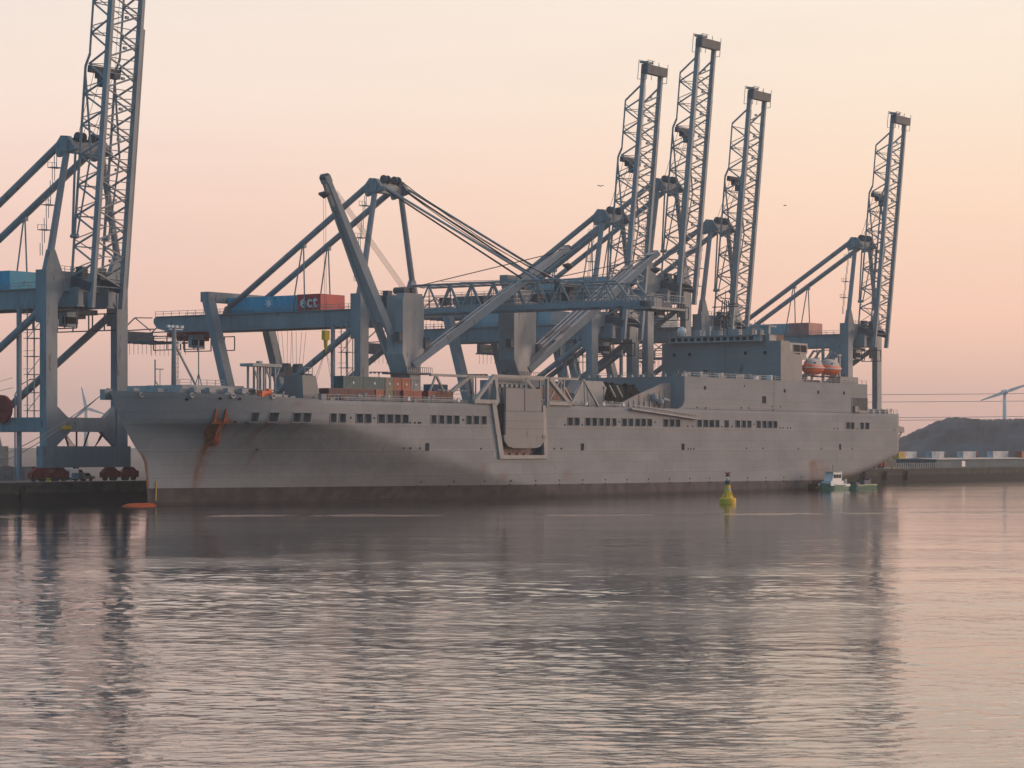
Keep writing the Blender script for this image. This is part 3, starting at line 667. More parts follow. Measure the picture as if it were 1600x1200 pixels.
def build_hull():
    S = set()
    s = -4.8
    while s < 60: S.add(round(s, 2)); s += 0.8
    while s < 124: S.add(round(s, 2)); s += 1.0
    while s < 278: S.add(round(s, 2)); s += 2.0
    S.add(278.0)
    for a, b in OPEN + DOORS + [RAMP]: S.add(a); S.add(b)
    S = sorted(S)
    fixed = set(x for p in OPEN + DOORS + [RAMP] for x in p)
    T = [S[0]]
    for x in S[1:]:
        if x - T[-1] < 0.35 and x not in fixed: continue
        if x - T[-1] < 0.35 and T[-1] not in fixed: T[-1] = x; continue
        T.append(x)
    S = T
    Z = [-2.0, -1.0, 0.0, 0.7, 1.4, 2.1, 2.8, 3.4, 4.2, 5.0, 5.8, 6.6, 7.5, 8.5, 9.7, 10.4, 11.2, 12.0, 12.8, 13.6, 14.4, 15.0, 15.9, 16.8, 17.6, 18.4, 19.2, 99]
    mb = MB(); idx = {}; rust = []
    def rustf(s, z):
        v = 0.0
        def st(s0, z0, z1, w, k=1.0, drift=0.0):
            if z1 <= z <= z0:
                t = (z0 - z) / (z0 - z1); c = s0 + drift * t
                return k * (1 - t * 0.45) * max(0, 1 - abs(s - c) / (w * (1 - 0.3 * t)))
            return 0
        v = max(v, st(16.9, 11.2, 2.8, 1.25, 1.3, 0.1), st(15.6, 15.4, 10.9, 1.9, 0.9, 2.0), st(18.4, 11, 4.0, 1.0, 0.35))
        for a0_, z1_, k_, w_ in ((21.2, 11.5, 0.5, 0.8), (24.6, 10.5, 0.75, 1.1), (26.5, 12.5, 0.35, 0.6), (31.9, 11.5, 0.4, 0.6)): v = max(v, st(a0_, 15.0, z1_, w_, k_, -0.2))
        v = max(v, st(30.0, 18.8, 17.9, 1.8, 0.5), st(27.4, 10.2, 6.2, 0.9, 0.6))
        if s < s_stem(z) + 0.5 and z < 9: v = max(v, 0.9)
        for a in (87.5, 95, 118): v = max(v, st(a, 7.4 if a < 90 else 5.0, 3.2, 2.6, 0.35))
        v = max(v, st(229.5, 7.0, 1.8, 6.5, 0.75) if s > 227.2 else 0, st(236, 5, 2.2, 5, 0.4) if s > 227.2 else 0, st(247, 4, 2.2, 8, 0.3))
        for a in (251, 262, 243, 205, 184, 166): v = max(v, st(a, 19, 5, 0.5, 0.22))
        return v
    def sp(s, z):
        zz = min(z, deck_z(s))
        if s < 15:
            s2 = s_stem(zz) + (s + 4.8) / 19.8 * (15 - s_stem(zz))
        else: s2 = s
        return s2, zz
    for side in (0, 1):
        for i, s in enumerate(S):
            for k, z in enumerate(Z):
                zq = deck_z(sp(s, 19.2)[0]) if z == 99 else z
                s2, z2 = sp(s, zq)
                h = hw(s2, z2)
                y = HB - h if side == 0 else HB + h
                if s > 276 and True: pass
                idx[(side, i, k)] = len(mb.v); mb.v.append(Vector((s2, y, z2))); rust.append(rustf(s2, z2) if side == 0 else 0)
    def skip(sm, zm):
        for a, b in OPEN:
            if a < sm < b and 15.0 < zm < 16.8: return True
        for a, b in DOORS:
            if a < sm < b and 9.7 < zm < 11.2: return True
        if RAMP[0] < sm < RAMP[1] and zm > 8.5: return True
        return False
    for side in (0, 1):
        for i in range(len(S) - 1):
            for k in range(len(Z) - 1):
                if side == 0 and skip((S[i] + S[i + 1]) / 2, (Z[k] + min(Z[k + 1], 19.3)) / 2): continue
                a, b, c, d = idx[(side, i, k)], idx[(side, i + 1, k)], idx[(side, i + 1, k + 1)], idx[(side, i, k + 1)]
                mb.f.append((a, b, c, d) if side == 0 else (d, c, b, a)); mb.m.append(0)
    # transom
    n = len(S) - 1
    for k in range(len(Z) - 1):
        mb.f.append((idx[(0, n, k)], idx[(1, n, k)], idx[(1, n, k + 1)], idx[(0, n, k + 1)])); mb.m.append(0)
    o = mb.build('hull', M['hull'], ship)
    at = o.data.attributes.new('rust', 'FLOAT', 'POINT')
    for i, v in enumerate(rust): at.data[i].value = v
    o.data.polygons.foreach_set('use_smooth', [True] * len(o.data.polygons))
    # deck at 19.0
    dk = MB(); K = 18.9
    for i in range(len(S) - 1):
        a, b = S[i], S[i + 1]
        sa, sb = sp(a, K)[0], sp(b, K)[0]
        ha, hb = max(0, hw(sa, K) - 0.05), max(0, hw(sb, K) - 0.05)
        ya, yb = HB - ha, HB - hb
        if RAMP[0] <= a and b <= RAMP[1]: ya = yb = 2.4
        if ha + hb > 0: dk.add([(sa, ya, K), (sb, yb, K), (sb, HB + hb, K), (sa, HB + ha, K)], [(0, 1, 2, 3)])
    dk.build('deck', M['deck'], ship)
build_hull()
# deck openings: a recess behind each hole of the hull side, with a lip
def opening(a, b, z0, z1, name, depth=0.7, lip=0.1):
    m = MB(); ya, yb = HB - hw(a, (z0 + z1) / 2), HB - hw(b, (z0 + z1) / 2)
    yt = (HB - hw(a, z1), HB - hw(b, z1)); yo = (HB - hw(a, z0), HB - hw(b, z0))
    e = 0.0
    f = [(a, yo[0], z0), (b, yo[1], z0), (b, yt[1], z1), (a, yt[0], z1)]
    bk = [(p[0], p[1] + depth, p[2]) for p in f]
    m.add(f + bk, [(0, 4, 5, 1), (1, 5, 6, 2), (2, 6, 7, 3), (3, 7, 4, 0)], 0)
    m.add(bk, [(0, 1, 2, 3)], 1)
    if lip:
        for p, q in ((0, 1), (1, 2), (2, 3), (3, 0)):
            A, B_ = Vector(f[p]), Vector(f[q]); A.y -= 0.04; B_.y -= 0.04
            m.beam(A, B_, 0.16, 0.14, mi=0)
    return m.build(name, [M['ship'], M['ship_in']], ship)
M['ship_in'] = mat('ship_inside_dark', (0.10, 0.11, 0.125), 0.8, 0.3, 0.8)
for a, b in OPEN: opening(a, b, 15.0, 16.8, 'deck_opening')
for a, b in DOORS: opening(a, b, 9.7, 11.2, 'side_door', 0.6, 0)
# small scuppers and draft marks
m = MB()
for s, z in [(64.5, 15.2), (65.7, 15.2), (66.3, 15.2), (80.6, 15.9), (44.4, 16.0), (51.6, 16.0), (63.0, 15.2), (117.6, 15.2), (124.3, 15.2), (139.2, 16.0), (154.3, 16.0), (168.6, 15.2), (170.9, 15.2), (184.2, 15.2), (189, 15.3), (199.6, 15.9), (212.6, 15.1), (214, 15.1), (216.4, 15.1), (218, 15.1), (241, 15.1), (243, 15.1), (254, 15.1), (275.4, 15.0), (61.0, 10.2), (63.2, 10.2), (66.2, 10.2), (86.8, 10.1), (113.5, 10.1), (116.2, 10.1), (168.8, 10.0), (170, 10.0), (171.3, 10.0), (196, 10.1), (204, 10.1), (222, 10.0), (234, 10.0), (251, 10.0), (172.8, 19.6), (176.7, 19.5), (193.5, 19.8), (197, 19.8), (209, 19.4), (208.6, 20.2), (212.8, 20.2), (195, 25)]:
    m.cbox((s, -0.02, z), 0.42, 0.08, 0.38)
for s in list(range(70, 228, 9)):
    m.cbox((s + 0.5, -0.02 + max(0, HB - hw(s + .5, 4.6)), 3.0 + 0.8 - 0.0038 * s), 0.34, 0.1, 0.34)
    m.cbox((s + 0.5, -0.02 + max(0, HB - hw(s + .5, 3.0)), 2.95 - 0.0038 * s), 0.34, 0.1, 0.34)
for s, z in [(8.5, 19.0), (14, 19.2), (17.5, 19.2), (20.0, 15.0 - 0.1), (17.9, 15.0), (27.4, 10.0)]:
    m.cbox((s, HB - hw(s, z) - 0.02, z), 0.55, 0.25, 0.4)
m.build('scupper', M['black'], ship)
# chocks (fairleads) on the bow bulwark
m = MB()
for s in (1.5, 9.0, 16.0, 24.0): 
    y = HB - hw(s, 20.0)
    for k in range(10):
        a0, a1 = 2 * math.pi * k / 10, 2 * math.pi * (k + 1) / 10
        m.beam((s + 0.5 * math.cos(a0), y - 0.05, 19.75 + 0.35 * math.sin(a0)), (s + 0.5 * math.cos(a1), y - 0.05, 19.75 + 0.35 * math.sin(a1)), 0.3, 0.2, up=(0, 1, 0))
m.build('fairlead', M['deckcrane'], ship)
# bulb just awash, rusty stem band
m = MB(); prof = []
vs = []; nr = 14; nl = 12
for i in range(nl + 1):
    t = i / nl; x = -0.6 + 8.6 * t; r = 1.9 * math.sqrt(max(0, 1 - (1 - min(1, t * 2.4)) ** 2)) if t < 0.42 else 1.9
    for k in range(nr):
        a = 2 * math.pi * k / nr; vs.append((x, HB + r * 0.9 * math.cos(a), -1.52 + r * math.sin(a)))
fs = [(i * nr + k, i * nr + (k + 1) % nr, (i + 1) * nr + (k + 1) % nr, (i + 1) * nr + k) for i in range(nl) for k in range(nr)]
m.add(vs, fs); M['antifoul'] = mat('antifouling_orange', (0.5, 0.10, 0.03), 0.7, 0.25, 0.6)
m.build('bulbous_bow', M['antifoul'], ship, True)
# anchor with its rusty bolster
anc = MB()
vs = []; nr = 11
def apx(z): return lerpf(z, [10.7, 14.8, 17.5], [18.0, 15.1, 14.0])
for i, z in enumerate((10.6, 11.1, 12.2, 13.6, 14.8)):
    cx = apx(z)
    for k in range(nr):
        a = math.pi * k / (nr - 1); w = (0.9, 1.45, 1.6, 1.5, 1.45)[i]; d = (0.1, 0.6, 0.75, 0.6, 0.3)[i]
        x = cx - w * math.cos(a); vs.append((x, HB - hw(x, z) + 0.25 - (d + 0.25) * math.sin(a), z))
fs = [(i * nr + k, i * nr + k + 1, (i + 1) * nr + k + 1, (i + 1) * nr + k) for i in range(4) for k in range(nr - 1)]
fs.append(tuple(range(nr - 1, -1, -1))); fs.append(tuple(4 * nr + k for k in range(nr)))
anc.add(vs, fs); bol = anc.build('anchor_bolster', M['rust'], ship, True)
m = MB()
def hp(x, z, o): return (x, HB - hw(x, z) - o, z)
m.beam(hp(13.5, 14.9, 0.45), hp(16.6, 14.9, 0.45), 0.9, 0.55)
for x0_, x1_ in ((14.1, 13.6), (15.7, 15.3)):
    m.beam(hp(x0_, 15.0, 0.45), hp(x1_, 17.3, 0.35), 1.2, 0.45, up=(0, 1, 0), w2=0.25, h2=0.25)
m.beam(hp(15.0, 14.8, 0.6), hp(17.0, 12.0, 0.6), 0.5, 0.4, up=(0, 1, 0))
m.build('anchor', M['rust'], bol)
# yellow draft ladder at the stem
m = MB(); 
for z in [0.9 + 0.35 * k for k in range(9)]: m.cbox((8.6, HB - hw(8.6, z) - 0.06, z), 0.3, 0.1, 0.16)
m.beam((8.6, HB - hw(8.6, 0.8) - 0.1, 0.8), (8.6, HB - hw(8.6, 4.2) - 0.1, 4.2), 0.16, 0.1, up=(0, 1, 0))
m.build('draft_marks', M['yellow'], ship)
# ---- railings
def rail(pts, h=1.1, step=2.0, name='railing', base=None):
    m = MB()
    for a, b in zip(pts[:-1], pts[1:]):
        a = Vector(a); b = Vector(b); n = max(1, int((b - a).length / step))
        for k in range(n + 1):
            p = a.lerp(b, k / n); m.beam(p, p + Vector((0, 0, h)), 0.1)
        for f in (0.5, 1.0): m.beam(a + Vector((0, 0, h * f)), b + Vector((0, 0, h * f)), 0.09)
    return m.build(name, M['deckcrane'], base or ship)
rail([(36, 0.3, 19.2), (80, 0.3, 19.2)]); rail([(112, 0.3, 19.2), (143, 0.3, 19.2)]); rail([(4.0, 10.4, 20.3), (9, 7.2, 20.2)])
# deck clutter along the edge: vents, lockers, bollards, mooring gear
m = MB(); RR = random.Random(5)
for s in [38.5, 41, 50, 57.5, 66, 72, 76, 86, 113.5, 117, 121, 129, 133, 138, 262.5, 265, 269, 272]:
    y = 1.2 + RR.random() * 1.5; w = 0.5 + RR.random() * 1.1; h = 0.5 + RR.random() * 0.8
    m = MB(); m.box(s, s + w, y, y + 1.0, 18.9, 19.2 + h); m.box(s - 0.1, s + w + 0.1, y - 0.1, y + 1.1, 19.2 + h, 19.3 + h); m.build('deck_locker', M['deckcrane'], ship)
    if RR.random() < 0.5: m = MB(); m.lathe([(0.3, 18.9), (0.3, 19.9 + h * 0.4), (0.55, 20.0 + h * 0.4), (0.5, 20.3 + h * 0.4)], (s + w + 0.7, y, 0), 8); m.build('deck_vent', M['deckcrane'], ship)
for s in range(-1, 36, 3):
    y = HB - hw(s, 19.5) + 1.4 + RR.random() * 3
    if y < 20:
        m = MB(); m.box(s, s + 0.7 + RR.random() * 1.3, y, y + 1.2, 18.9, deck_z(s) + 0.15 + RR.random() * 0.7); m.build('deck_locker', M['deckcrane'], ship)
        m = MB(); m.lathe([(0.25, 18.9), (0.25, deck_z(s) + 0.4), (0.4, deck_z(s) + 0.45), (0.4, deck_z(s) + 0.6)], (s + 1.9, y + 1, 0), 8); m.build('mooring_bitt', M['deckcrane'], ship)
# raised forecastle house, breakwater, windlass
m = MB(); m.prism([(8, 18.9), (30, 18.9), (29, 21.4), (9, 21.6)], 'y', 10.5, 24)
m.box(12, 27, 11.5, 22, 21.4, 21.75); 
for s in (11, 15, 20, 24): m.tube((s, 9.6, 18.9), (s, 9.6, 21.0), 0.5, 10); m.box(s - 0.8, s + 0.9, 8.6, 9.8, 20.3, 21.2)
m.build('forecastle_house', M['deckcrane'], ship)
# foremast with stay leg and lamps
m = MB(); m.tube((13.9, 17, 19), (13.9, 17, 32.4), 0.52, 10, 0.4); fmst = m.build('foremast', M['ship'], ship, True)
m = MB(); m.beam((14.1, 17, 29.3), (20.0, 17, 21.6), 0.3); m.build('mast_stay', M['lattice'], fmst)
m = MB(); m.beam((12.6, 17, 32.0), (16.2, 17, 32.0), 0.15)
for x in (12.4, 13.4, 14.6, 16.0): m.cbox((x, 17, 32.5), 0.55, 0.5, 0.45)
m.cbox((15.3, 17, 29.6), 0.8, 0.6, 0.5); m.build('mast_lamp', M['white'], fmst)
m = MB(); m.beam((15.0, 17, 21), (15.0, 17, 30), 0.12); z = 21
while z < 30: m.beam((14.7, 17, z), (15.3, 17, z), 0.08); z += 0.8
m.build('mast_ladder', M['lattice'], fmst)
m = MB(); m.tube((8.9, 17, 20), (8.9, 17, 26.3), 0.14, 6); m.beam((8.9, 17, 24.6), (11.0, 17, 24.6), 0.3, 0.2); m.beam((10.2, 17, 24.6), (10.2, 17, 21), 0.1); m.beam((9, 17, 22.4), (10.4, 17, 21), 0.16); m.build('signal_post', M['lattice'], ship)
m = MB(); m.tube((20.6, 17, 20), (20.6, 17, 30.2), 0.12, 6)
for d in (-1.1, 1.1): m.tube((20.6 + d, 17, 21), (20.6, 17, 24.2), 0.08, 5); m.tube((20.6, 17 + d, 21), (20.6, 17, 24.2), 0.08, 5)
m.build('whip_antenna', M['lattice'], ship)
rail([(10, 12, 21.6), (13, 12, 21.6)]); rail([(15, 12, 21.6), (22, 12, 21.6)])
# table-like crane rest tower
m = MB(); x0, x1, y0, y1, zt = 26.5, 33.0, 8.2, 10.6, 25.4
m.box(x0 - 1.2, x1 + 0.6, y0 - 0.4, y1 + 0.4, zt, zt + 0.55)
for x in (x0 + 0.6, x0 + 2.3, x1 - 2.4, x1 - 1.0):
    for y in (y0, y1): m.beam((x, y, 19), (x, y, zt), 0.32)
for x, d in ((x0 + 0.6, -1.3), (x0 + 2.3, 1.3), (x1 - 2.4, -1.2), (x1 - 1.0, 1.4)): m.beam((x, y0, zt - 2.4), (x + d, y0, zt), 0.25)
m.box(x0, x1, y0 - 0.05, y1, 21.0, 21.15); m.cbox((x0 + 2.2, y0 + 1, zt + 0.8), 0.9, 0.8, 0.5)
m.build('jib_rest', M['deckcrane'], ship)
m = MB(); m.prism([(36.0, 19), (41.2, 19), (39.6, 23.9), (35.6, 23.9)], 'y', 4.6, 6.6); m.prism([(36.0, 19), (35.4, 23.9), (39.0, 23.9), (36.6, 19)], 'y', 6.61, 9.0)
vh = m.build('vent_house', M['ship'], ship); rail([(36.6, 4.8, 23.9), (38.9, 4.8, 23.9)], 1.5, 1.1, 'house_railing', vh)
m = MB(); m.cbox((22.6, 3.2, 20.1), 1.8, 1.4, 1.2); m.tube((21.4, 3, 19.9), (24.4, 2.6, 20.4), 0.35, 8); m.cbox((24.2, 3.0, 20.9), 0.8, 0.6, 0.5); m.build('winch', M['orange'], ship)
# hatch coamings
m = MB()
for a, b in ((44, 62), (63, 79), (112, 119), (128, 144)): m.box(a, b, 9.5, 24.5, 18.95, 20.2)
m.build('hatch_coaming', M['deckcrane'], ship)

# ---- side ramp: recess, frame, door, lifting trusses
rs0, rs1 = RAMP
m = MB()
m.box(rs0, rs1, 2.2, 2.4, 8.5, 19.4)                                   # back wall
m.add([(rs0, 0, 8.5), (rs1, 0, 8.5), (rs1, 2.2, 8.5), (rs0, 2.2, 8.5)], [(0, 1, 2, 3)])
m.box(rs0 - 0.02, rs0 + 0.12, 0.02, 2.3, 8.5, 19.2); m.box(rs1 - 0.12, rs1 + 0.02, 0.02, 2.3, 8.5, 19.2)
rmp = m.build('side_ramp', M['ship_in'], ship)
m = MB()
m.prism([(90.2, 19.2), (91.6, 19.2), (94.4, 8.7), (92.9, 8.0)], 'y', -0.45, 0.1)
m.prism([(109.6, 19.2), (108.6, 19.2), (109.1, 8.7), (110.6, 8.0)], 'y', -0.45, 0.1)
m.prism([(92.9, 8.0), (110.6, 8.0), (110.4, 8.75), (93.8, 8.75)], 'y', -0.46, 0.1)
m.prism([(91.2, 19.2), (91.2, 8.3), (93.9, 8.6), (91.5, 19.2)], 'y', -0.02, 0.3)
M['ship_light'] = mat('ship_light_frame', (0.36, 0.35, 0.34), 0.5, 0.12, 0.5, rust=0.1)
m.build('ramp_frame', M['ship_light'], rmp)
m = MB()
m.box(94.9, 107.9, -0.55, -0.1, 17.9, 22.6); m.box(94.7, 108.6, -0.6, -0.12, 12.6, 17.82)
m.prism([(94.0, 12.58), (109.3, 12.58), (109.0, 11.7), (107.4, 10.5), (105.5, 10.2), (97.5, 10.2), (95.6, 10.6), (94.3, 11.7)], 'y', -0.62, -0.14)
m.box(94.0, 95.2, -0.75, -0.1, 12.2, 12.9); m.box(108.1, 109.3, -0.75, -0.1, 12.2, 12.9)
m.build('ramp_door', M['ship'], rmp)
m = MB(); m.box(101.6, 101.75, -0.62, -0.5, 18.0, 22.5); m.box(94.8, 108.2, -0.66, -0.5, 17.82, 17.9)
for z in (14.2, 15.8): m.box(94.8, 108.4, -0.63, -0.59, z, z + 0.05)
m.build('door_seam', M['ship_in'], rmp)
m = MB(); m.box(94.6, 106.2, 1.0, 1.9, 9.2, 10.6); 
for x in (95.6, 98.2, 100.8, 103.4): m.box(x, x + 1.6, 0.5, 1.2, 8.7, 9.2)
for x in (95, 97.6, 100.2, 102.8, 105.2): m.tube((x, 0.4, 8.6), (x + 0.5, 0.4, 9.6), 0.16, 6)
M['pinkish'] = mat('red_lead_beams', (0.30, 0.19, 0.16), 0.7, 0.2, 0.6); m.build('hoist_beam', M['pinkish'], rmp)
m = MB()
TC = 25.0
def bm(a, b, w=0.5): m.beam(a, b, w, w)
for y in (-0.1, 6.0):
    bm((77.5 if y > 0 else 91.0, y, TC), (91.6, y, TC), 0.45)
    bm((84.0 - y * 0.6, y, 19.4), (91.2, y, TC), 0.7); bm((84.0, y, 19.7), (92.3, y, 19.7), 0.8); bm((91.2, y, TC), (92.6, y, 19.6), 0.6)
    bm((92.0, y, 19), (92.0, y, TC), 0.55)
bm((76, 6, 19.3), (79.5, 6, TC), 0.35); bm((79.5, 6, TC), (84, 6, 19.4), 0.4); bm((91.0, -0.1, TC), (108.8, -0.1, TC), 0.6); bm((77.5, 6, TC), (108.8, 6, TC), 0.5)
bm((80.0, 6, 22), (91, 6, 22), 0.2)
m.build('ramp_truss', M['ship_light'], rmp)
m = MB()
for y in (-0.1, 6.0):
    bm((108.6, y, TC), (122.4, y, TC), 0.5); bm((110.6, y, 19), (110.6, y, TC), 0.65); bm((111.2, y, TC - 0.1), (119.2, y, 19.5), 0.8); bm((110.8, y, 19.7), (119.6, y, 19.7), 0.8)
    bm((117.0, y, 19.3), (117.0, y, TC), 0.35)
    bm((119.6, y, 19.3), (124.6, y, TC), 0.3); bm((124.6, y, TC), (130.6, y, 19.3), 0.42); bm((125.2, y, 19.3), (125.0, y, TC), 0.25)
bm((111, 6, 22), (118, 0, 19.4), 0.3)
m.build('ramp_truss', M['ship_light'], rmp)
m = MB()
m.box(94.0, 108.2, 3.2, 5.4, 19.2, 24.3); 
for k in range(7): m.tube((95.4 + 1.75 * k, 3.0, 19.2), (95.4 + 1.75 * k, 3.0, 22.9), 0.3, 8); m.cbox((96.1 + 1.75 * k, 2.8, 23.2), 0.9, 0.7, 0.7)
m.box(96.5, 106.0, 2.7, 3.25, 24.2, 24.7); m.build('ramp_winch_gear', M['deckcrane'], rmp)

# ---- deck cranes: pedestal, turntable platform, jibs with twin arms
def deck_crane(s, q, ztop, wide, jibs, name_label):
    m = MB(); m.prism([(s - 2.4, q - 1.6), (s - 1.4, q - 2.5), (s + 1.6, q - 2.5), (s + 2.5, q - 1.4), (s + 2.5, q + 1.6), (s + 1.5, q + 2.5), (s - 1.5, q + 2.5), (s - 2.4, q + 1.5)], 'z', 19, 25.4)
    ped = m.build('deck_crane', M['deckcrane'], ship); ped['label'] = name_label
    m = MB(); m.prism([(s - wide - 1.5, q - 1), (s - wide, q - 3.4), (s + wide + 1, q - 3.4), (s + wide + 3.4, q - 0.5), (s + wide + 0.5, q + 3), (s - wide, q + 3)], 'z', 25.4, 25.75)
    for k in range(14):
        x = s - wide + k * (2 * wide + 1.5) / 13; m.beam((x, q - 3.3, 25.75), (x, q - 3.3, 26.8), 0.08)
    m.beam((s - wide, q - 3.3, 26.8), (s + wide + 1.5, q - 3.3, 26.8), 0.09); m.build('slewing_platform', M['crane_dark'], ped)
    m = MB()
    m.prism([(s - 1.9, 25.75), (s + 1.9, 25.75), (s + wide, 29.5), (s + wide, ztop - 1.4), (s + wide - 0.6, ztop), (s - wide + 0.6, ztop), (s - wide, ztop - 1.4), (s - wide, 29.5)], 'y', q - 2.3, q - 0.25)
    m.prism([(s - 1.9, 25.75), (s + 1.9, 25.75), (s + wide - .6, 29.5), (s + wide - .6, ztop - 0.4), (s - wide + .6, ztop - 0.4), (s - wide + .6, 29.5)], 'y', q - 0.24, q + 2.3)
    tw = m.build('crane_tower', M['deckcrane'], ped)
    m = MB(); m.cbox((s + wide + 0.6, q - 2, 32), 1.6, 1.6, 2.2); m.build('operator_cab', M['crane_dark'], ped)
    m = MB(); m.cbox((s - wide - 0.5, q - 1.5, 33), 1.0, 1.4, 1.8); m.build('control_box', M['crane_dark'], ped)
    m = MB(); m.cbox((s, q, ztop + 0.6), 2.4, 2.0, 1.1)
    for dx in (-1.4, 1.4): m.tube((s + dx, q - 1.4, ztop + 0.6), (s + dx, q + 1.4, ztop + 0.6), 0.7, 12)
    m.build('head_sheave', M['crane_dark'], ped)
    for (ds, dq, t, z1, w0, w1, off) in jibs:
        d = Vector((ds, dq, 0)).normalized(); side = Vector((-d.y, d.x, 0))
        p0 = Vector((s, q, 27.2)) + side * off + d * 0.8; p1 = Vector((s, q, 0)) + side * off + d * t; p1.z = z1
        ax_ = (p1 - p0).normalized(); up = ax_.cross(side).normalized()
        if up.z < 0: up = -up
        m = MB()
        for e in (-1, 1):
            a = p0 + side * e * w0 * 0.5; b = p1 + side * e * w1 * 0.5; mid = a.lerp(b, 0.55)
            m.beam(a, mid, 0.9, 1.3, up=up, w2=0.9, h2=1.7); m.beam(mid, b, 0.9, 1.7, up=up, w2=0.65, h2=0.9)
        a = p0.lerp(p1, 0.24); b = p0.lerp(p1, 0.86); ww = lambda t_: w0 + (w1 - w0) * t_
        m.beam(a, b, ww(0.24) - 0.9, 1.1, up=up, w2=max(0.3, ww(0.86) - 0.8), h2=0.8)
        m.beam(p1 - side * (w1 * 0.5 + 0.35), p1 + side * (w1 * 0.5 + 0.35), 1.5, 1.3, up=up)
        jb = m.build('jib', M['deckcrane'], ped)
        m = MB(); 
        m.tube(p1 - side * 0.9 + ax_ * 0.5, p1 + side * 0.9 + ax_ * 0.5, 0.75, 12)
        mp_ = p0.lerp(p1, 0.30) + up * 1.05; m.beam(mp_, mp_ + ax_ * 2.4, 1.6, 0.06, up=up)
        mw = m.build('jib_head', M['crane_dark'], jb)
        m = MB()
        top = Vector((s, q, ztop + 0.9))
        for e in (-0.9, -0.3, 0.3, 0.9): m.tube(top + side * e, p0.lerp(p1, 0.93) + side * e * 0.9 + up * 1.0, 0.055, 4)
        m.build('luffing_wire', M['rope'], ped)
        # hoist line with hook ball
        hp = p1 + ax_ * 1.0 - Vector((0, 0, 0.3)); m = MB(); m.tube(hp, hp - Vector((0, 0, 3.0)), 0.05, 4)
        m.lathe([(0.1, 0), (1.15, -0.3), (1.2, -0.7), (0.5, -1.2), (0.1, -1.5)], hp - Vector((0, 0, 3.0)), 12)
        m.build('hook_ball', M['crane_dark'], jb)
        if ds < 0:
            m = MB(); bot = Vector((hp.x + 0.5, hp.y, 33.0))
            m.tube(hp - Vector((0.3, 0, 3)), bot + Vector((-0.2, 0, 1)), 0.045, 4); m.tube(hp - Vector((-0.5, 0, 3)), bot + Vector((0.2, 0, 1)), 0.045, 4); 
            m.build('hoist_wire', M['rope'], jb)
            m = MB(); m.cbox(bot, 1.6, 0.8, 1.9); m.lathe([(0.45, 0), (0.35, -1.4), (0.1, -2.6)], bot - Vector((0, 0, 0.9)), 8); m.build('hook_block', M['yellow'], jb)
            m = MB()
            for dx, dy in ((-4.6, -0.5), (3.6, -0.5), (-3.2, 1.5), (4.4, 1.5)): m.tube(bot - Vector((0, 0, 3)), Vector((bot.x + dx, bot.y + dy, 21.5)), 0.045, 4)
            m.build('sling', M['rope'], jb)
deck_crane(83.5, 17, 42.0, 3.6, [(-1, 0.3, 18.7, 64.4, 3.8, 1.6, -1.2), (1, -0.5, 37.4, 52.4, 3.0, 1.3, -1.0)], 'forward deck crane with two jibs spread in a V')
deck_crane(124.0, 17, 44.8, 4.2, [(1, -0.5, 33.5, 53.6, 3.6, 3.0, -2.6), (1, -0.5, 30.0, 50.6, 2.6, 2.0, 2.8)], 'after deck crane with thick tower and both jibs parked together')

# ---- side screen, accommodation ladder, tarpaulin
m = MB(); m.prism([(143.0, 19.1), (166.5, 19.1), (166.5, 25.2), (163.0, 25.0), (152, 22.2), (143.0, 19.6)], 'y', 3.2, 3.6)
scn = m.build('sloping_screen', M['ship'], ship)
m = MB()
for k in range(9): x = 146 + k * 2.2; m.beam((x, 2.9, 19.1), (x, 3.2, 19.6 + (x - 143) * 0.2), 0.22)
m.build('screen_stiffener', M['ship_light'], scn)
m = MB(); m.beam((142.8, -0.6, 18.9), (172.0, -0.6, 16.9), 1.0, 0.3); 
for f in (0.9,): m.beam((143.2, -1.05, 18.9 + f), (172, -1.05, 16.9 + f), 0.1); m.beam((143.2, -0.15, 18.9 + f), (172, -0.15, 16.9 + f), 0.1)
for k in range(20): x = 143.4 + k * 1.5; z = 18.9 - (x - 142.8) * 2 / 29.2; m.beam((x, -1.05, z), (x, -1.05, z + 0.9), 0.07)
m.build('accommodation_ladder', M['ship_light'], ship)
m = MB()
for s, z in ((158.0, 21.6), (160.5, 20.6)): m.lathe([(0.5, 0), (0.9, 0.6), (0.7, 1.4), (0.2, 1.9)], (s, 2.4, z - 0.8), 10)
m.tube((161.2, 2.2, 21.4), (163.4, 2.0, 21.0), 0.45, 8); m.build('rescue_boat_gear', M['deckcrane'], ship)
m = MB(); m.prism([(134.5, 18.9), (146, 18.9), (148, 23.6), (146.5, 25.2), (138, 25.2), (135, 22.4)], 'y', 9, 12); m.build('ramp_housing', M['deckcrane'], ship)
m = MB()
for k in range(2): m.beam((143.8 + k * 3.0, 5.5, 24.2), (146.2 + k * 3.0, 5.5, 21.6), 0.3)
m.build('davit_arm', M['ship_light'], ship)

# ---- small details along the deck: lamps, hose boxes, ladder rungs, pipe runs
m = MB()
for y_, z_ in ((1.6, 19.5), (1.9, 19.9)): m.tube((44, y_, z_), (80, y_, z_), 0.12, 5); m.tube((112, y_, z_), (142, y_, z_), 0.12, 5)
m.build('deck_pipes', M['deckcrane'], ship)
for s_ in (63.0, 79.6, 119.5, 126.6, 133.5, 141.5):
    m = MB(); m.cbox((s_, 0.5, 19.75), 0.8, 0.5, 0.55); m.cbox((s_, 0.45, 20.15), 0.5, 0.4, 0.2); m.build('life_ring_box', M['white'], ship)
for s_ in (114.0, 131.0, 137.6):
    m = MB(); m.tube((s_, 3, 19), (s_, 3, 23.4), 0.12, 6); m.cbox((s_, 2.8, 23.5), 0.9, 0.5, 0.4); m.build('deck_lamp', M['ship_light'], ship)
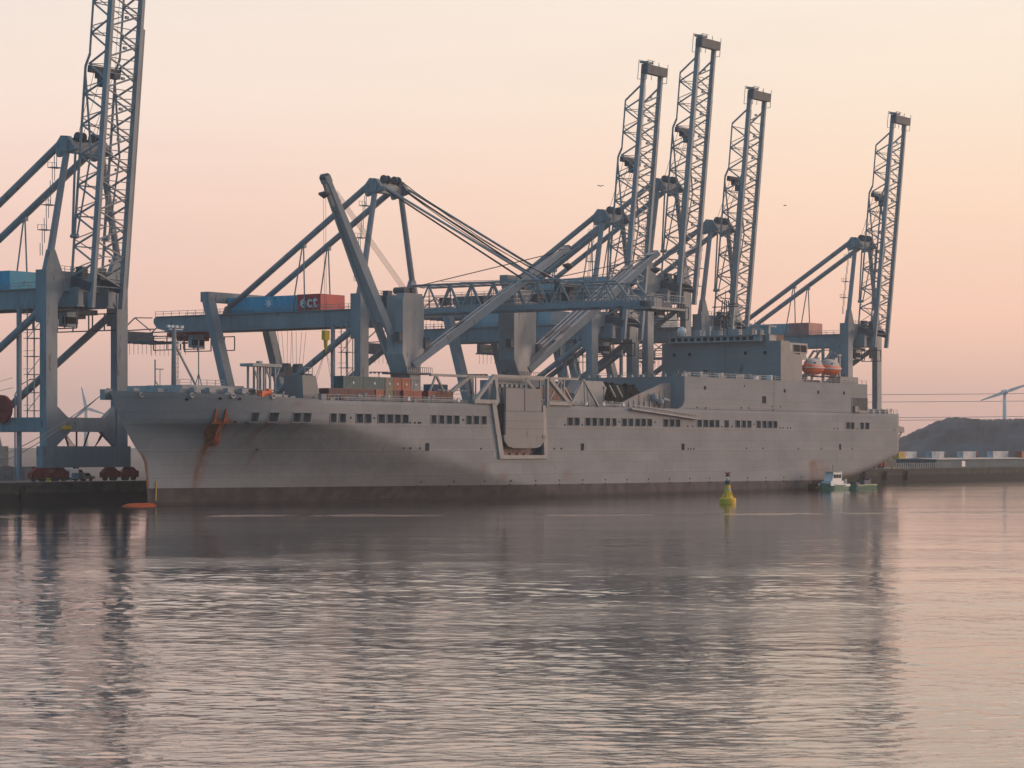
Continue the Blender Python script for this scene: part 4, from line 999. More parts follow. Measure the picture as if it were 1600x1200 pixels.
# ---- superstructure aft
BF = 213.0; SF = 167.2
m = MB()
m.box(SF, 259.6, 0.0, 34.0, 19.25, 26.7)                    # long side house
m.prism([(SF - 2.6, 19.2), (SF, 19.2), (SF, 21.0), (SF - 0.7, 19.9)], 'y', 0.0, 0.4)
lower = m.build('side_house', M['hull'], ship)
at = lower.data.attributes.new('rust', 'FLOAT', 'POINT')
# after mooring recess, not cut in: a dark box paints its shade, with posts
m = MB(); m.box(250.6, 259.66, -0.03, 1.2, 19.3, 23.1); bay = m.build('mooring_bay', M['ship_in'], ship)
m = MB(); m.box(250.6, 250.9, -0.1, 1.0, 19.2, 23.1); m.box(259.2, 259.7, -0.12, 0.4, 19.2, 23.1)
m.box(256.0, 259.2, -0.06, 0.0, 19.25, 19.9); m.cbox((252.5, -0.3, 20.2), 1.8, 0.6, 1.6); m.cbox((254.6, -0.2, 19.7), 1.2, 0.5, 0.8); m.build('bay_post', M['ship'], bay)
m = MB()
m.prism([(BF, 26.7), (224.0, 26.7), (224.0, 33.2), (219.2, 33.6), (218.2, 34.2), (217.4, 36.5), (BF, 36.5)], 'y', 0.01, 34.0)
tower = m.build('bridge_tower', M['ship'], ship)
m = MB(); m.prism([(218.6, 33.7), (227.6, 33.7), (227.8, 36.2), (218.0, 36.2)], 'y', 0.5, 4.0); m.box(223.9, 227.2, 0.6, 4, 32.2, 33.7); wb = m.build('wing_cabin', M['deckcrane'], tower)
m = MB(); 
m.box(220.4, 226.9, 0.44, 0.5, 34.0, 35.7)
m.build('cabin_window', M['glass'], wb)
m = MB()
for z0 in (33.85, 35.72): m.box(220.2, 227.1, 0.36, 0.46, z0, z0 + 0.16)
for x in (220.2, 223.6, 227.0): m.box(x, x + 0.15, 0.36, 0.46, 33.85, 35.8)
m.build('window_frame', M['ship_light'], wb)
m = MB(); m.box(BF - 1.4, BF + 4.0, 5.0, 31.0, 36.5, 37.9); m.box(BF - 1.8, BF + 4.5, 4.6, 31.4, 37.9, 38.1); wh = m.build('wheelhouse', M['deckcrane'], tower)
for k in range(13):
    y = 7.0 + k * 1.86
    m = MB(); m.box(BF - 1.46, BF - 1.38, y, y + 1.15, 36.75, 37.6); m.build('bridge_window', M['glass'], wh)
m = MB(); m.box(BF - 1.9, BF - 1.38, 4.8, 31.2, 36.45, 36.75); m.box(BF - 1.6, BF - 1.4, 4.8, 31.2, 37.68, 37.8)
m.build('window_sill', M['deckcrane'], wh)
# monkey island: rails, masts, radar dome, lockers, funnel
rail([(BF - 1.5, 5, 38.1), (BF - 1.5, 31, 38.1)], 1.1, 1.6, 'roof_railing', wh)
m = MB(); m.lathe([(0.5, 0), (1.05, 0.5), (1.25, 1.3), (1.0, 2.1), (0.4, 2.5)], (BF + 1, 28.8, 38.1), 14); m.build('radar_dome', M['white'], wh, True)
m = MB()
for (x, y, w, h) in ((BF + 1, 24, 1.6, 1.6), (BF + 2, 21.5, 1.2, 2.6), (BF + 1, 18.6, 2.2, 1.3), (BF + 3, 15.5, 1.4, 2.4), (BF + 1, 12.8, 1.8, 1.5), (BF + 2, 9.5, 1.6, 2.1), (BF + 2, 7, 1, 1.3)):
    m.cbox((x, y, 38.1 + h / 2), w, w, h); m.tube((x + 0.6, y - 0.8, 38.1), (x + 0.6, y - 0.8, 39.8 + h), 0.09, 5)
m.build('roof_locker', M['deckcrane'], wh)
m = MB(); bx = BF + 2.5
for dx, dy in ((-1, -1), (1, -1), (1, 1), (-1, 1)): m.beam((bx + dx * 1.3, 17 + dy * 1.3, 38), (bx + dx * 0.5, 17 + dy * 0.5, 47), 0.22)
for z in (41, 43, 45): 
    w = 1.3 - (z - 39) * 0.1
    m.beam((bx - w, 17 - w, z), (bx + w, 17 - w, z), 0.15); m.beam((bx - w, 17 - w, z), (bx - w, 17 + w, z), 0.15); m.beam((bx - w, 17 + w, z), (bx + w, 17 + w, z), 0.15)
m.beam((bx, 13.2, 45.4), (bx, 20.8, 45.4), 0.25); m.cbox((bx, 15, 46), 0.4, 2.4, 0.3); m.beam((bx, 17, 47), (bx, 17, 49.5), 0.12); m.box(bx - 1.6, bx + 1.6, 15.2, 18.8, 42.9, 43.1)
m.build('radar_mast', M['crane_dark'], wh)
m = MB(); m.box(BF + 0.4, BF + 3.9, 3.4, 4.6, 36.5, 38.0); m.box(BF + 0.4, BF + 1.3, 3.6, 5.0, 38.2, 40.0)
m.box(BF + 0.2, BF + 4.2, 3.4, 8.0, 40.0, 40.3)
m.build('bridge_wing', M['deckcrane'], tower)
m = MB(); m.box(232, 243, 20.0, 29.0, 26.7, 38.0); m.box(232.4, 242.5, 20.4, 28.6, 38.0, 40.6); fn = m.build('funnel', M['deckcrane'], ship)
M['brown'] = mat('block_brown', (0.20, 0.12, 0.085), 0.7, 0.2, 0.4); m = MB(); m.box(218.0, 225.5, 6.0, 9.0, 36.4, 38.4); m.box(217.5, 226, 5, 14, 26.7, 36.3) ; m.build('brown_block', M['brown'], ship)  # plain brown block beside the bridge top, on a taller brown box
# front of bridge: door, lockers; side lights and windows in the hull side
m = MB(); m.box(BF - 0.08, BF, 18.0, 21.5, 28.6, 29.0); m.box(BF - 0.12, BF, 20.6, 21.8, 26.7, 29.6); m.build('front_door', M['crane_dark'], tower)
for k in range(16): x = SF + 1.5 + k * 2.8; m = MB(); m.cbox((x, 1.8 + (k % 3) * 0.8, 27.1), 1.2, 1.0, 0.7 + (k % 4) * 0.35); m.tube((x, 2.6 + (k % 3) * 0.8, 26.7), (x, 2.6 + (k % 3) * 0.8, 28.2 - (k % 2) * 0.5), 0.1, 5); m.build('roof_fitting', M['white'] if k in (13, 15) else M['deckcrane'], lower)
for y in range(3, 32, 3): m = MB(); m.cbox((SF + 0.8, y, 27.0), 0.8, 0.9, 0.7); m.build('roof_vent', M['deckcrane'], lower)
rail([(SF, 0.2, 26.7), (BF, 0.2, 26.7)], 1.0, 2.4, 'roof_railing', lower); rail([(SF + 0.1, 0.2, 26.7), (SF + 0.1, 33.8, 26.7)], 1.0, 2.4, 'roof_railing', lower)
rail([(225, 0.2, 26.7), (259.4, 0.2, 26.7)], 1.0, 2.4, 'roof_railing', lower)
m = MB(); m.box(203.7, 205.6, -0.05, 0.02, 21.0, 22.7); m.build('side_window', M['glass'], lower)
m = MB(); m.box(203.5, 205.8, -0.09, 0.0, 22.7, 22.85); m.box(203.5, 205.8, -0.09, 0, 20.85, 21.0); m.build('window_frame', M['ship'], lower)
for x_ in (176.0, 214.5, 232.0, 246.0):
    m = MB(); m.box(x_, x_ + 0.9, -0.05, 0.01, 23.8, 24.6); m.build('side_window', M['glass'], lower)
m = MB(); z_ = 19.6
while z_ < 26.5: m.box(209.2, 209.9, -0.09, 0.0, z_, z_ + 0.07); z_ += 0.45
m.build('side_ladder', M['crane_dark'], lower)
for y_ in (4.0, 9.5, 25.5, 30.0):
    m = MB(); m.box(BF - 0.07, BF, y_, y_ + 0.8, 33.2, 34.0); m.build('front_window', M['glass'], tower)
m = MB(); z_ = 26.9
while z_ < 36: m.box(BF - 0.09, BF, 15.2, 15.9, z_, z_ + 0.07); z_ += 0.45
m.build('front_ladder', M['crane_dark'], tower)
m = MB()
for z_ in (30.0, 33.0): m.box(BF - 0.06, BF, 0.6, 33.4, z_, z_ + 0.06)
m.build('weld_line', M['ship_light'], tower)
# lifeboat deck: davits, houses
m = MB(); m.box(247.5, 257.5, 1.6, 5.0, 26.7, 28.5); m.box(226.6, 246, 6.5, 11, 26.7, 27.6); m.build('boat_deck_house', M['ship'], lower)
for s in (233.2, 242.4):
    for d in (-3.0, 3.0):
        m = MB(); m.beam((s + d, 5.6, 26.7), (s + d, 5.0, 32.4), 0.5, 0.6); m.beam((s + d, 5.0, 32.4), (s + d, 3.2, 34.8), 0.45); m.beam((s + d, 3.2, 34.8), (s + d, 2.0, 34.4), 0.4)
        m.beam((s + d, 5.4, 28.6), (s + d, 1.8, 28.2), 0.4)
        m.build('lifeboat_davit', M['ship_light'], lower)
m = MB(); m.beam((249.6, 3, 26.7), (249.6, 3, 34.4), 0.5); m.beam((248.4, 3, 34.0), (250.6, 3, 34.0), 0.4); m.beam((251.6, 5, 26.7), (251.6, 5, 33.6), 0.9); m.build('davit_post', M['ship_light'], lower)
# stern gear
m = MB()
for s in (262, 265, 268.5, 272): m.cbox((s, 1.4, 19.8), 1.2, 1.0, 1.1); m.tube((s + 1.6, 1.2, 19), (s + 1.6, 1.2, 20.1), 0.3, 8)
m.build('stern_mooring_gear', M['deckcrane'], ship)
rail([(260.2, 0.3, 19.2), (277.6, 0.3, 19.2)])
m = MB(); m.beam((261.0, 2.0, 19.2), (261.0, 2.0, 25.0), 0.2); m.beam((263.2, 2.0, 19.2), (263.2, 2.0, 24.0), 0.15); m.beam((261.0, 2.0, 23.0), (263.2, 2.0, 23), 0.12); m.build('ladder_post', M['lattice'], ship)
m = MB(); m.prism([(277.9, 16.2), (282.5, 15.7), (282.6, 14.3), (277.9, 14.5)], 'y', 0.6, 28); m.beam((278, 0.9, 11.6), (281.6, 0.9, 14.4), 0.3); m.build('stern_ramp', M['ship'], ship)
m = MB()
for z0 in (0.4, 1.0, 1.6, 2.3): m.cbox((228.3, -0.03, 1.2 + z0), 0.25, 0.08, 0.3)
m.box(196.0, 211, -0.06, 0, 23.9, 24.0); m.box(SF, 232, -0.06, 0, 20.0, 20.1)
m.box(213.0, 228.0, -0.06, 0.0, 4.8, 4.95)
m.build('rubbing_strip', M['ship_light'], ship)
# ------------------------------------------------------------------ LIFEBOATS
def lifeboat(s, label):
    r = root('lifeboat', W(s, 1.9, 30.4), label, 'lifeboat', 'orange lifeboats hung on the ship side')
    r.scale = (1.08, 1.12, 1.15)
    n = 14; nr = 12; vs = []
    for i in range(n + 1):
        t = i / n * 2 - 1; w = 1.9 * (max(0, 1 - abs(t) ** 3.2)) ** 0.55; x = t * 3.9
        for k in range(nr):
            a = 2 * math.pi * k / nr; cz = math.sin(a); vs.append((x, w * math.cos(a) * (0.95 if cz < 0 else 1), (1.55 if cz < 0 else 0.0) * cz * (1 - 0.25 * abs(t) ** 3) + (0.85 if cz > 0 else 0) * cz))
    fs = [(i * nr + k, i * nr + (k + 1) % nr, (i + 1) * nr + (k + 1) % nr, (i + 1) * nr + k) for i in range(n) for k in range(nr)]
    m = MB(); m.add(vs, fs); m.build('hull', M['orange'], r, True)
    m = MB(); m.tube((-3.5, -0.9, -0.05), (3.5, -0.9, -0.05), 0.01, 4)
    m = MB(); 
    pts = [(3.95 * (i / 10 * 2 - 1), -1.98 * (max(0, 1 - abs(i / 10 * 2 - 1) ** 3.2)) ** 0.55, -0.05) for i in range(11)]
    m.path(pts, 0.12, 5); m.build('fender_strip', M['white'], r)
    vs = []
    for i in range(n + 1):
        t = i / n * 2 - 1; w = 1.6 * (max(0, 1 - abs(t) ** 3)) ** 0.5; x = t * 3.3
        for k in range(7):
            a = math.pi * k / 6; vs.append((x, w * math.cos(a), 0.35 + 1.75 * math.sin(a) * (max(0, 1 - abs(t) ** 4)) ** 0.5))
    fs = [(i * 7 + k, i * 7 + k + 1, (i + 1) * 7 + k + 1, (i + 1) * 7 + k) for i in range(n) for k in range(6)]
    m = MB(); m.add(vs, fs); M.setdefault('canopy', mat('lifeboat_canopy_grey', (0.5, 0.45, 0.42), 0.5, 0.06)); cn = m.build('canopy', M['canopy'], r, True)
    m = MB(); m.cbox((1.9, 0, 1.9), 1.2, 1.2, 0.8); m.build('cockpit', M['canopy'], cn)
    m = MB()
    for x in (-1.6, 0.0): m.cbox((x, -1.35, 1.0), 0.7, 0.1, 0.35)
    m.build('canopy_window', M['glass'], cn)
    m = MB(); m.tube((-2.9, 0, 1.2), (-2.9, 0.6, 4.2), 0.06, 4); m.tube((2.9, 0, 1.2), (2.9, 0.6, 4.2), 0.06, 4); m.build('fall_wire', M['rope'], r)
lifeboat(233.2, 'orange lifeboat hanging nearer the bridge tower, left of the pair')
lifeboat(242.4, 'orange lifeboat hanging nearer the stern, right of the pair')

# ------------------------------------------------------------------ CONTAINERS ON DECK
CM = {k: container_mat('container_' + k, v) for k, v in dict(green=(0.035, 0.115, 0.13), olive=(0.22, 0.20, 0.13), red=(0.36, 0.075, 0.045), dark_red=(0.11, 0.022, 0.03), brown=(0.20, 0.07, 0.045), orange=(0.42, 0.11, 0.05), blue=(0.05, 0.12, 0.2), grey=(0.22, 0.25, 0.28), white=(0.62, 0.64, 0.65), pale=(0.35, 0.45, 0.5), yellow=(0.6, 0.38, 0.04)).items()}
def container(x, y, z, col, lx, ly, label, h=2.42, group='shipping containers on the ship deck'):
    # lx along the ship, ly across
    r = root('shipping_container', W(x, y, z), label, 'container', group)
    m = MB(); m.box(0.06, lx - 0.06, 0.06, ly - 0.06, 0.1, h - 0.04)
    n = int(lx / 0.55)
    for k in range(n): xx = 0.25 + k * (lx - 0.5) / n; m.box(xx, xx + 0.26, 0.015, 0.0601, 0.2, h - 0.2)
    n = int(ly / 0.55)
    for k in range(n): yy = 0.25 + k * (ly - 0.5) / n; m.box(0.015, 0.0601, yy, yy + 0.26, 0.2, h - 0.2)
    m.build('body', CM[col], r)
    m = MB()
    for xx in (0, lx - 0.16):
        for yy in (0, ly - 0.16): m.box(xx, xx + 0.16, yy, yy + 0.16, 0, h)
    for zz in (0.001, h - 0.141):
        for yy in (0.002, ly - 0.142): m.box(0.16, lx - 0.16, yy, yy + 0.14, zz, zz + 0.14)
        for xx in (0.002, lx - 0.142): m.box(xx, xx + 0.14, 0.16, ly - 0.16, zz, zz + 0.14)
    m.build('frame', CM[col], r)
    if col in ('green', 'olive', 'red', 'orange', 'grey', 'brown') and ly > 3 or col in ('green',):
        m = MB(); cx = lx * 0.5; m.prism([(cx - 0.28, 1.15), (cx, 0.85), (cx + 0.28, 1.15), (cx, 1.5)], 'y', -0.03, 0.012); m.build('placard', M['white'], r)
zd = 19.25; t2 = zd + 2.44
for a in [
 (44.0, 5, zd, 'dark_red', 6.06, 2.44, 'dark red container at the forward end of the lower tier, nearest the bow'),
 (50.2, 5, zd, 'dark_red', 8.0, 2.44, 'long dark maroon container under the green ones in the lower tier'),
 (58.6, 5, zd, 'orange', 2.6, 6.06, 'orange-red container end on, in the lower tier under the after green one'),
 (61.6, 5, zd, 'olive', 2.5, 6.06, 'olive container in the lower tier, directly below another olive one'),
 (64.3, 5, zd, 'dark_red', 2.44, 6.06, 'narrow dark red container in the lower tier, between the olive and bright red ones'),
 (66.9, 4.6, zd, 'red', 6.06, 2.44, 'bright red container in the lower tier beneath the blue and grey ones'),
 (73.3, 6.5, zd, 'dark_red', 1.9, 4.0, 'low dark box in the gap of the lower tier, right of the bright red container'),
 (75.6, 5, zd, 'red', 2.8, 6.06, 'red-brown container end on, left one of the pair standing before the side ramp'),
 (78.5, 5, zd, 'brown', 5.6, 2.44, 'brown container, right one of the pair standing before the side ramp'),
 (48.4, 5, t2, 'green', 6.3, 2.44, 'green container in the upper tier, the one nearer the bow'),
 (54.8, 5, t2, 'green', 6.8, 2.44, 'green container in the upper tier, beside the olive container'),
 (61.7, 5, t2, 'olive', 2.5, 6.06, 'olive container in the upper tier, right of the green pair'),
 (64.3, 5, t2, 'red', 2.5, 6.06, 'red container in the upper tier touching the olive one'),
 (67.0, 5, t2, 'orange', 2.9, 6.06, 'orange-red container in the upper tier beneath the forward deck crane'),
 (70.0, 5, t2, 'grey', 3.0, 6.06, 'grey container, last of the upper tier towards the stern')]:
    container(*a)
container(75.0, 14, 20.25, 'grey', 2.6, 6.06, 'blue-grey container standing inboard behind the forward deck crane')
container(122.2, 9.6, 20.2, 'brown', 11.6, 2.6, 'long rust brown container behind the light truss right of the side ramp', 3.2)
container(121.4, 12.4, 20.2, 'blue', 13.0, 4.0, 'long blue-grey container inboard of the long rust brown one', 4.8)
container(84.0, 10.0, 19.3, 'blue', 5.0, 2.5, 'dark blue container seen through the light truss left of the side ramp', 4.0)

# dark camouflage tarpaulin over cargo
RR = random.Random(11); nx, ny = 34, 14; vs = []
for j in range(ny):
    for i in range(nx):
        u, v = i / (nx - 1), j / (ny - 1)
        e = min(1, min(u, 1 - u) * 6) ** 0.5 * min(1, min(v, 1 - v) * 5 + (0.0)) ** 0.4
        h = (5.3 + 0.7 * math.sin(u * 5 + 1) + 0.9 * (u > 0.55)) * e + (RR.random() - 0.5) * 0.55 * (e > 0)
        vs.append((u * 15, v * 7, max(0, h)))
m = MB(); m.add(vs, [(j * nx + i, j * nx + i + 1, (j + 1) * nx + i + 1, (j + 1) * nx + i) for j in range(ny - 1) for i in range(nx - 1)])
M['tarp'] = mat('camouflage_tarp', (0.025, 0.03, 0.028), 0.95, 0.6, 0.9)
o = m.build('cargo_tarpaulin', M['tarp']); o.location = W(147.5, 7.2, 19.0); o.rotation_euler = (0, 0, RZ)
tag(o, 'black lumpy tarpaulin draped over cargo in front of the ship bridge', 'tarpaulin')

# ------------------------------------------------------------------ BUOY
b = root('channel_buoy', (40.67, 470.69, 0), 'yellow navigation buoy floating in front of the grey ship', 'buoy', rz=0.3); b.scale = (1.14, 1.14, 0.86)
m = MB(); m.lathe([(0.9, -0.8), (1.35, -0.5), (1.4, 0.7), (1.3, 0.95), (0.9, 1.0)], (0, 0, 0), 20); M['buoy'] = mat('buoy_yellow', (0.9, 0.56, 0.06), 0.45, 0.1, 1.0, rust=0.1); m.build('float', M['buoy'], b)
m = MB(); m.lathe([(0.95, 1.0), (0.78, 1.25), (0.55, 2.6), (0.45, 3.6), (0.42, 3.9)], (0, 0, 0), 12)
for k in range(6): a = k * math.pi / 3; m.tube((1.15 * math.cos(a), 1.15 * math.sin(a), 0.95), (0.6 * math.cos(a), 0.6 * math.sin(a), 2.3), 0.07, 5)
m.build('tower', M['buoy'], b)
m = MB(); m.lathe([(0.45, 3.9), (0.5, 4.0), (0.5, 4.7), (0.35, 4.85)], (0, 0, 0), 12); m.build('lantern_housing', M['crane_dark'], b)
m = MB(); m.cbox((0.1, -0.6, 2.9), 0.5, 0.1, 0.4); m.build('number_plate', M['white'], b)
m = MB(); m.tube((0, 0, 4.8), (0, 0, 5.6), 0.07, 6); m.lathe([(0.12, 5.0), (0.28, 5.15), (0.28, 5.35), (0.12, 5.5)], (0, 0, 0), 10); m.build('lantern', M['white'], b)
m = MB(); 
for e in (-1, 1): m.beam((-0.45, 0, 6.15 - 0.4 * e), (0.45, 0, 6.15 + 0.4 * e), 0.16, 0.16, up=(0, 1, 0)); m.beam((0, -0.45, 6.15 - 0.4 * e), (0, 0.45, 6.15 + 0.4 * e), 0.16, 0.16, up=(1, 0, 0))
m.tube((0, 0, 5.5), (0, 0, 6.2), 0.06, 6); m.build('topmark', M['bogie'], b)

# ------------------------------------------------------------------ WORK BOAT and skiff alongside
def boat_hull(m, L_, B_, H, bow=0.35, mi=0, z0=-0.4, sheer=0.5):
    n = 14; vs = []
    for i in range(n + 1):
        t = i / n; x = (0.5 - t) * L_        # t=0 stern (+x), t=1 bow (-x)
        w = B_ / 2 * (1 - max(0, (t - (1 - bow)) / bow) ** 2.2) * (0.85 + 0.15 * min(1, t * 5))
        zt = H + sheer * max(0, t - 0.4) ** 2 * 2.8
        for (yy, zz) in ((-w, zt), (-w * 0.86, z0), (w * 0.86, z0), (w, zt)): vs.append((x, yy, zz))
    fs = []
    for i in range(n):
        for k in range(3): fs.append((i * 4 + k, i * 4 + k + 1, (i + 1) * 4 + k + 1, (i + 1) * 4 + k))
        fs.append((i * 4 + 3, i * 4, (i + 1) * 4, (i + 1) * 4 + 3))
    fs += [(0, 3, 2, 1), (n * 4, n * 4 + 1, n * 4 + 2, n * 4 + 3)]
    m.add(vs, fs, mi)
M['green'] = mat('boat_green', (0.035, 0.16, 0.11), 0.4, 0.12, 0.8); M['boatwhite'] = mat('boat_white', (0.78, 0.80, 0.80), 0.4, 0.06, 0.8)
bt_ = root('work_boat', W(229.6, -5.6, 0), 'small green and white work boat with wheelhouse alongside the ship stern', 'boat')
m = MB(); boat_hull(m, 11.5, 3.8, 1.0); m.build('hull', M['green'], bt_)
m = MB(); 
for e in (-1, 1): m.beam((-4.4, e * 1.66, 1.15), (5.7, e * 1.78, 0.9), 0.2, 0.62)
m.build('rubbing_band', M['boatwhite'], bt_)
m = MB(); m.box(-3.6, 3.2, -1.35, 1.35, 1.0, 2.0); m.build('deckhouse', M['boatwhite'], bt_)
m = MB(); m.prism([(-2.6, 2.0), (2.4, 2.0), (2.2, 3.9), (-1.9, 3.9)], 'y', -1.2, 1.2); m.box(-2.3, 2.5, -1.35, 1.35, 3.9, 4.05); whs = m.build('wheelhouse', M['boatwhite'], bt_)
m = MB()
for x in (-1.9, -0.5, 0.9): m.box(x, x + 1.15, -1.24, -1.19, 2.7, 3.6); m.box(x, x + 1.15, 1.19, 1.24, 2.7, 3.6)
m.build('window', M['glass'], whs)
m = MB(); m.box(-2.0, 1.6, -1.0, 1.0, 4.05, 4.25); m.beam((0, 0, 4.2), (0, 0, 6.0), 0.1); m.build('roof_rack', M['green'], whs)
m = MB(); m.tube((2.9, -0.6, 2.0), (2.9, -0.6, 4.4), 0.35, 10); m.build('exhaust_stack', M['boatwhite'], bt_)
m = MB(); m.cbox((4.2, 0, 1.5), 0.7, 1.4, 0.9); m.tube((4.9, -1, 1.1), (4.9, -1, 2.4), 0.25, 8); m.build('towing_gear', M['boatwhite'], bt_)
b2 = root('work_barge', W(242.8, -6.0, 0), 'low green and yellow work barge tied behind the small work boat', 'barge')
m = MB(); boat_hull(m, 14.0, 4.2, 0.75, 0.2, sheer=0.2); m.build('hull', M['green'], b2)
m = MB()
for e in (-1, 1): m.beam((-4.5, e * 2.02, 0.8), (6.4, e * 1.9, 0.85), 0.2, 0.3)
m.build('gunwale', mat('faded_yellow', (0.5, 0.5, 0.28), 0.6), b2)
m = MB(); m.cbox((2.6, 0, 1.4), 3.0, 2.2, 1.2); m.cbox((-1.5, 0.3, 1.2), 2.4, 1.8, 0.6); m.cbox((5.0, 0, 1.6), 1.0, 1.4, 1.4); m.build('deck_gear', M['crane_dark'], b2)
m = MB(); m.tube((6.9, -1.2, 0.4), (6.9, 1.2, 0.4), 0.6, 10); m.build('stern_fender', M['bogie'], b2)

# ------------------------------------------------------------------ PEOPLE on the stern
def person(s, q, z, label, top):
    r = bpy.data.objects.new('person', None); C.objects.link(r); r.location = W(s, q, z); r.rotation_euler = (0, 0, RZ)
    tag(r, label, 'person', 'people at the stern rail')
    me = bpy.data.meshes.new('body')
    P_ = {'pel': ((0, 0, 0.95), .15), 'waist': ((0, 0, 1.12), .13), 'chest': ((0, 0, 1.36), .16), 'neck': ((0, 0, 1.50), .06), 'head': ((0, -.01, 1.62), .10), 'top': ((0, 0, 1.74), .085),
          'ls': ((-.19, 0, 1.42), .065), 'le': ((-.26, -.05, 1.15), .045), 'lh': ((-.2, -.25, 1.02), .04), 'rs': ((.19, 0, 1.42), .065), 're': ((.26, -.05, 1.15), .045), 'rh': ((.2, -.25, 1.02), .04),
          'lhip': ((-.1, 0, .88), .1), 'lk': ((-.11, -.02, .5), .065), 'la': ((-.11, 0, .09), .05), 'lt': ((-.11, -.17, .04), .04), 'rhip': ((.1, 0, .88), .1), 'rk': ((.11, -.02, .5), .065), 'ra': ((.11, 0, .09), .05), 'rt': ((.11, -.17, .04), .04)}
    ks = list(P_); E_ = [('pel', 'waist'), ('waist', 'chest'), ('chest', 'neck'), ('neck', 'head'), ('head', 'top'), ('chest', 'ls'), ('ls', 'le'), ('le', 'lh'), ('chest', 'rs'), ('rs', 're'), ('re', 'rh'), ('pel', 'lhip'), ('lhip', 'lk'), ('lk', 'la'), ('la', 'lt'), ('pel', 'rhip'), ('rhip', 'rk'), ('rk', 'ra'), ('ra', 'rt')]
    me.from_pydata([P_[k][0] for k in ks], [(ks.index(a), ks.index(b)) for a, b in E_], []); me.materials.append(top)
    o = bpy.data.objects.new('body', me); C.objects.link(o); o.parent = r
    md = o.modifiers.new('skin', 'SKIN')
    for i, k in enumerate(ks): me.skin_vertices[0].data[i].radius = (P_[k][1], P_[k][1] * 0.85)
    me.skin_vertices[0].data[0].use_root = True
    o.modifiers.new('sub', 'SUBSURF').levels = 1; o.modifiers['sub'].render_levels = 1
    m = MB(); m.lathe([(0.115, 1.66), (0.12, 1.72), (0.09, 1.79), (0.03, 1.82)], (0, 0, 0), 10); m.build('hard_hat', M['white'], r, True)
M['cloth_white'] = mat('white_coverall', (0.6, 0.62, 0.62), 0.9, 0.1, 3); M['cloth_dark'] = mat('dark_coverall', (0.05, 0.06, 0.08), 0.9, 0.1, 3)
person(273.2, 1.0, 19.0, 'person in light clothing and hard hat at the ship stern rail, left of two', M['cloth_white'])
person(275.4, 1.0, 19.0, 'person in dark clothing and white hard hat at the far end of the stern rail', M['cloth_dark'])

# ------------------------------------------------------------------ MOORING LINES from the bow to the quay
def mooring(a, b, sag, label):
    m = MB(); a = Vector(a); b = Vector(b); pts = []
    for k in range(25):
        t = k / 24; p = a.lerp(b, t); p.z -= sag * 4 * t * (1 - t); pts.append(p)
    m.path(pts, 0.075, 5); o = m.build('mooring_line', M['line']); tag(o, label, 'rope', 'mooring lines at the bow')
M['line'] = mat('mooring_rope', (0.30, 0.28, 0.25), 0.9)
mooring(W(-3.4, 18.6, 19.6), W(-33.0, 37.2, 4.3), 3.0, 'upper pale mooring line running from the bow down to the quay')
mooring(W(-3.0, 19.4, 19.4), W(-24.5, 37.2, 4.3), 2.6, 'lower pale mooring line running from the bow down to the quay')
mooring(W(-33.0, 37.2, 4.3), W(-58.0, 37.2, 4.3), 0.3, 'pale rope lying along the quay edge left of the crane')
bo0 = MB(); bo0.lathe([(0.3, 0), (0.26, 0.45), (0.45, 0.6), (0.42, 0.75)], (0, 0, 0), 12); bl = bo0.build('bollard', M['yellow'])
for k, s in enumerate([-58, -33, -24.5, -12, 2, 290, 305, 320, 350]):
    o = bl if k == 0 else bl.copy()
    if k: C.objects.link(o)
    o.location = W(s, 37.2, 4.0)
    tag(o, 'yellow mooring bollard on the quay edge ' + ('left of the ship bow' if s < 10 else 'beyond the ship stern'), 'bollard', 'bollards on the quay edge')

# ------------------------------------------------------------------ vehicles and gear on the quay
def van(s, q, label, col, h=2.2, L_=4.8, rot=0.0):
    r = root('parked_van', W(s, q, 3.9), label, 'van', 'vans parked on the quay'); r.rotation_euler = (0, 0, RZ + rot)
    m = MB(); m.prism([(-L_ / 2, 0.45), (L_ / 2, 0.45), (L_ / 2, h * 0.55), (L_ / 2 - 0.9, h * 0.62), (L_ / 2 - 1.5, h), (-L_ / 2 + 0.1, h)], 'y', -0.95, 0.95); m.build('body', col, r)
    m = MB(); m.prism([(L_ / 2 - 1.0, h * 0.64), (L_ / 2 - 1.52, h * 0.94), (L_ / 2 - 2.4, h * 0.94), (L_ / 2 - 2.4, h * 0.64)], 'y', -0.97, 0.97); m.build('window', M['glass'], r)
    for x in (-L_ / 2 + 1, L_ / 2 - 1):
        for y in (-0.85, 0.85): m = MB(); m.tube((x, y - 0.12, 0.35), (x, y + 0.12, 0.35), 0.35, 12); m.build('wheel', M['black'], r)
van(32, 60, 'white van parked on the quay just left of the ship stem', M['boatwhite'])
van(36, 66, 'second white van on the quay beside the stem, farther from the water', M['boatwhite'], 2.6, 5.6)
van(20, 46, 'low grey van parked between the red crane wheels', M['crane'], 1.6, 4.4)
van(-22, 50, 'pale blue van parked left of the crane legs on the quay', mat('pale_blue_paint', (0.3, 0.42, 0.5), 0.4), 2.0)
# light barrier blocks along the quay edge
m = MB(); m.prism([(-0.4, 0), (0.4, 0), (0.18, 0.9), (-0.18, 0.9)], 'x', -1.9, 1.9); cb0 = m.build('concrete_barrier', mat('barrier_concrete', (0.35, 0.33, 0.30), 0.9))
for k, s in enumerate((-25, -20.6, -16.2, -11.8)):
    o = cb0 if k == 0 else cb0.copy()
    if k: C.objects.link(o)
    o.location = W(s, 39.2, 4.0); o.rotation_euler = (0, 0, RZ); tag(o, 'pale concrete barrier in the row on the quay edge left of the bow', 'barrier', 'concrete barriers on the quay edge')

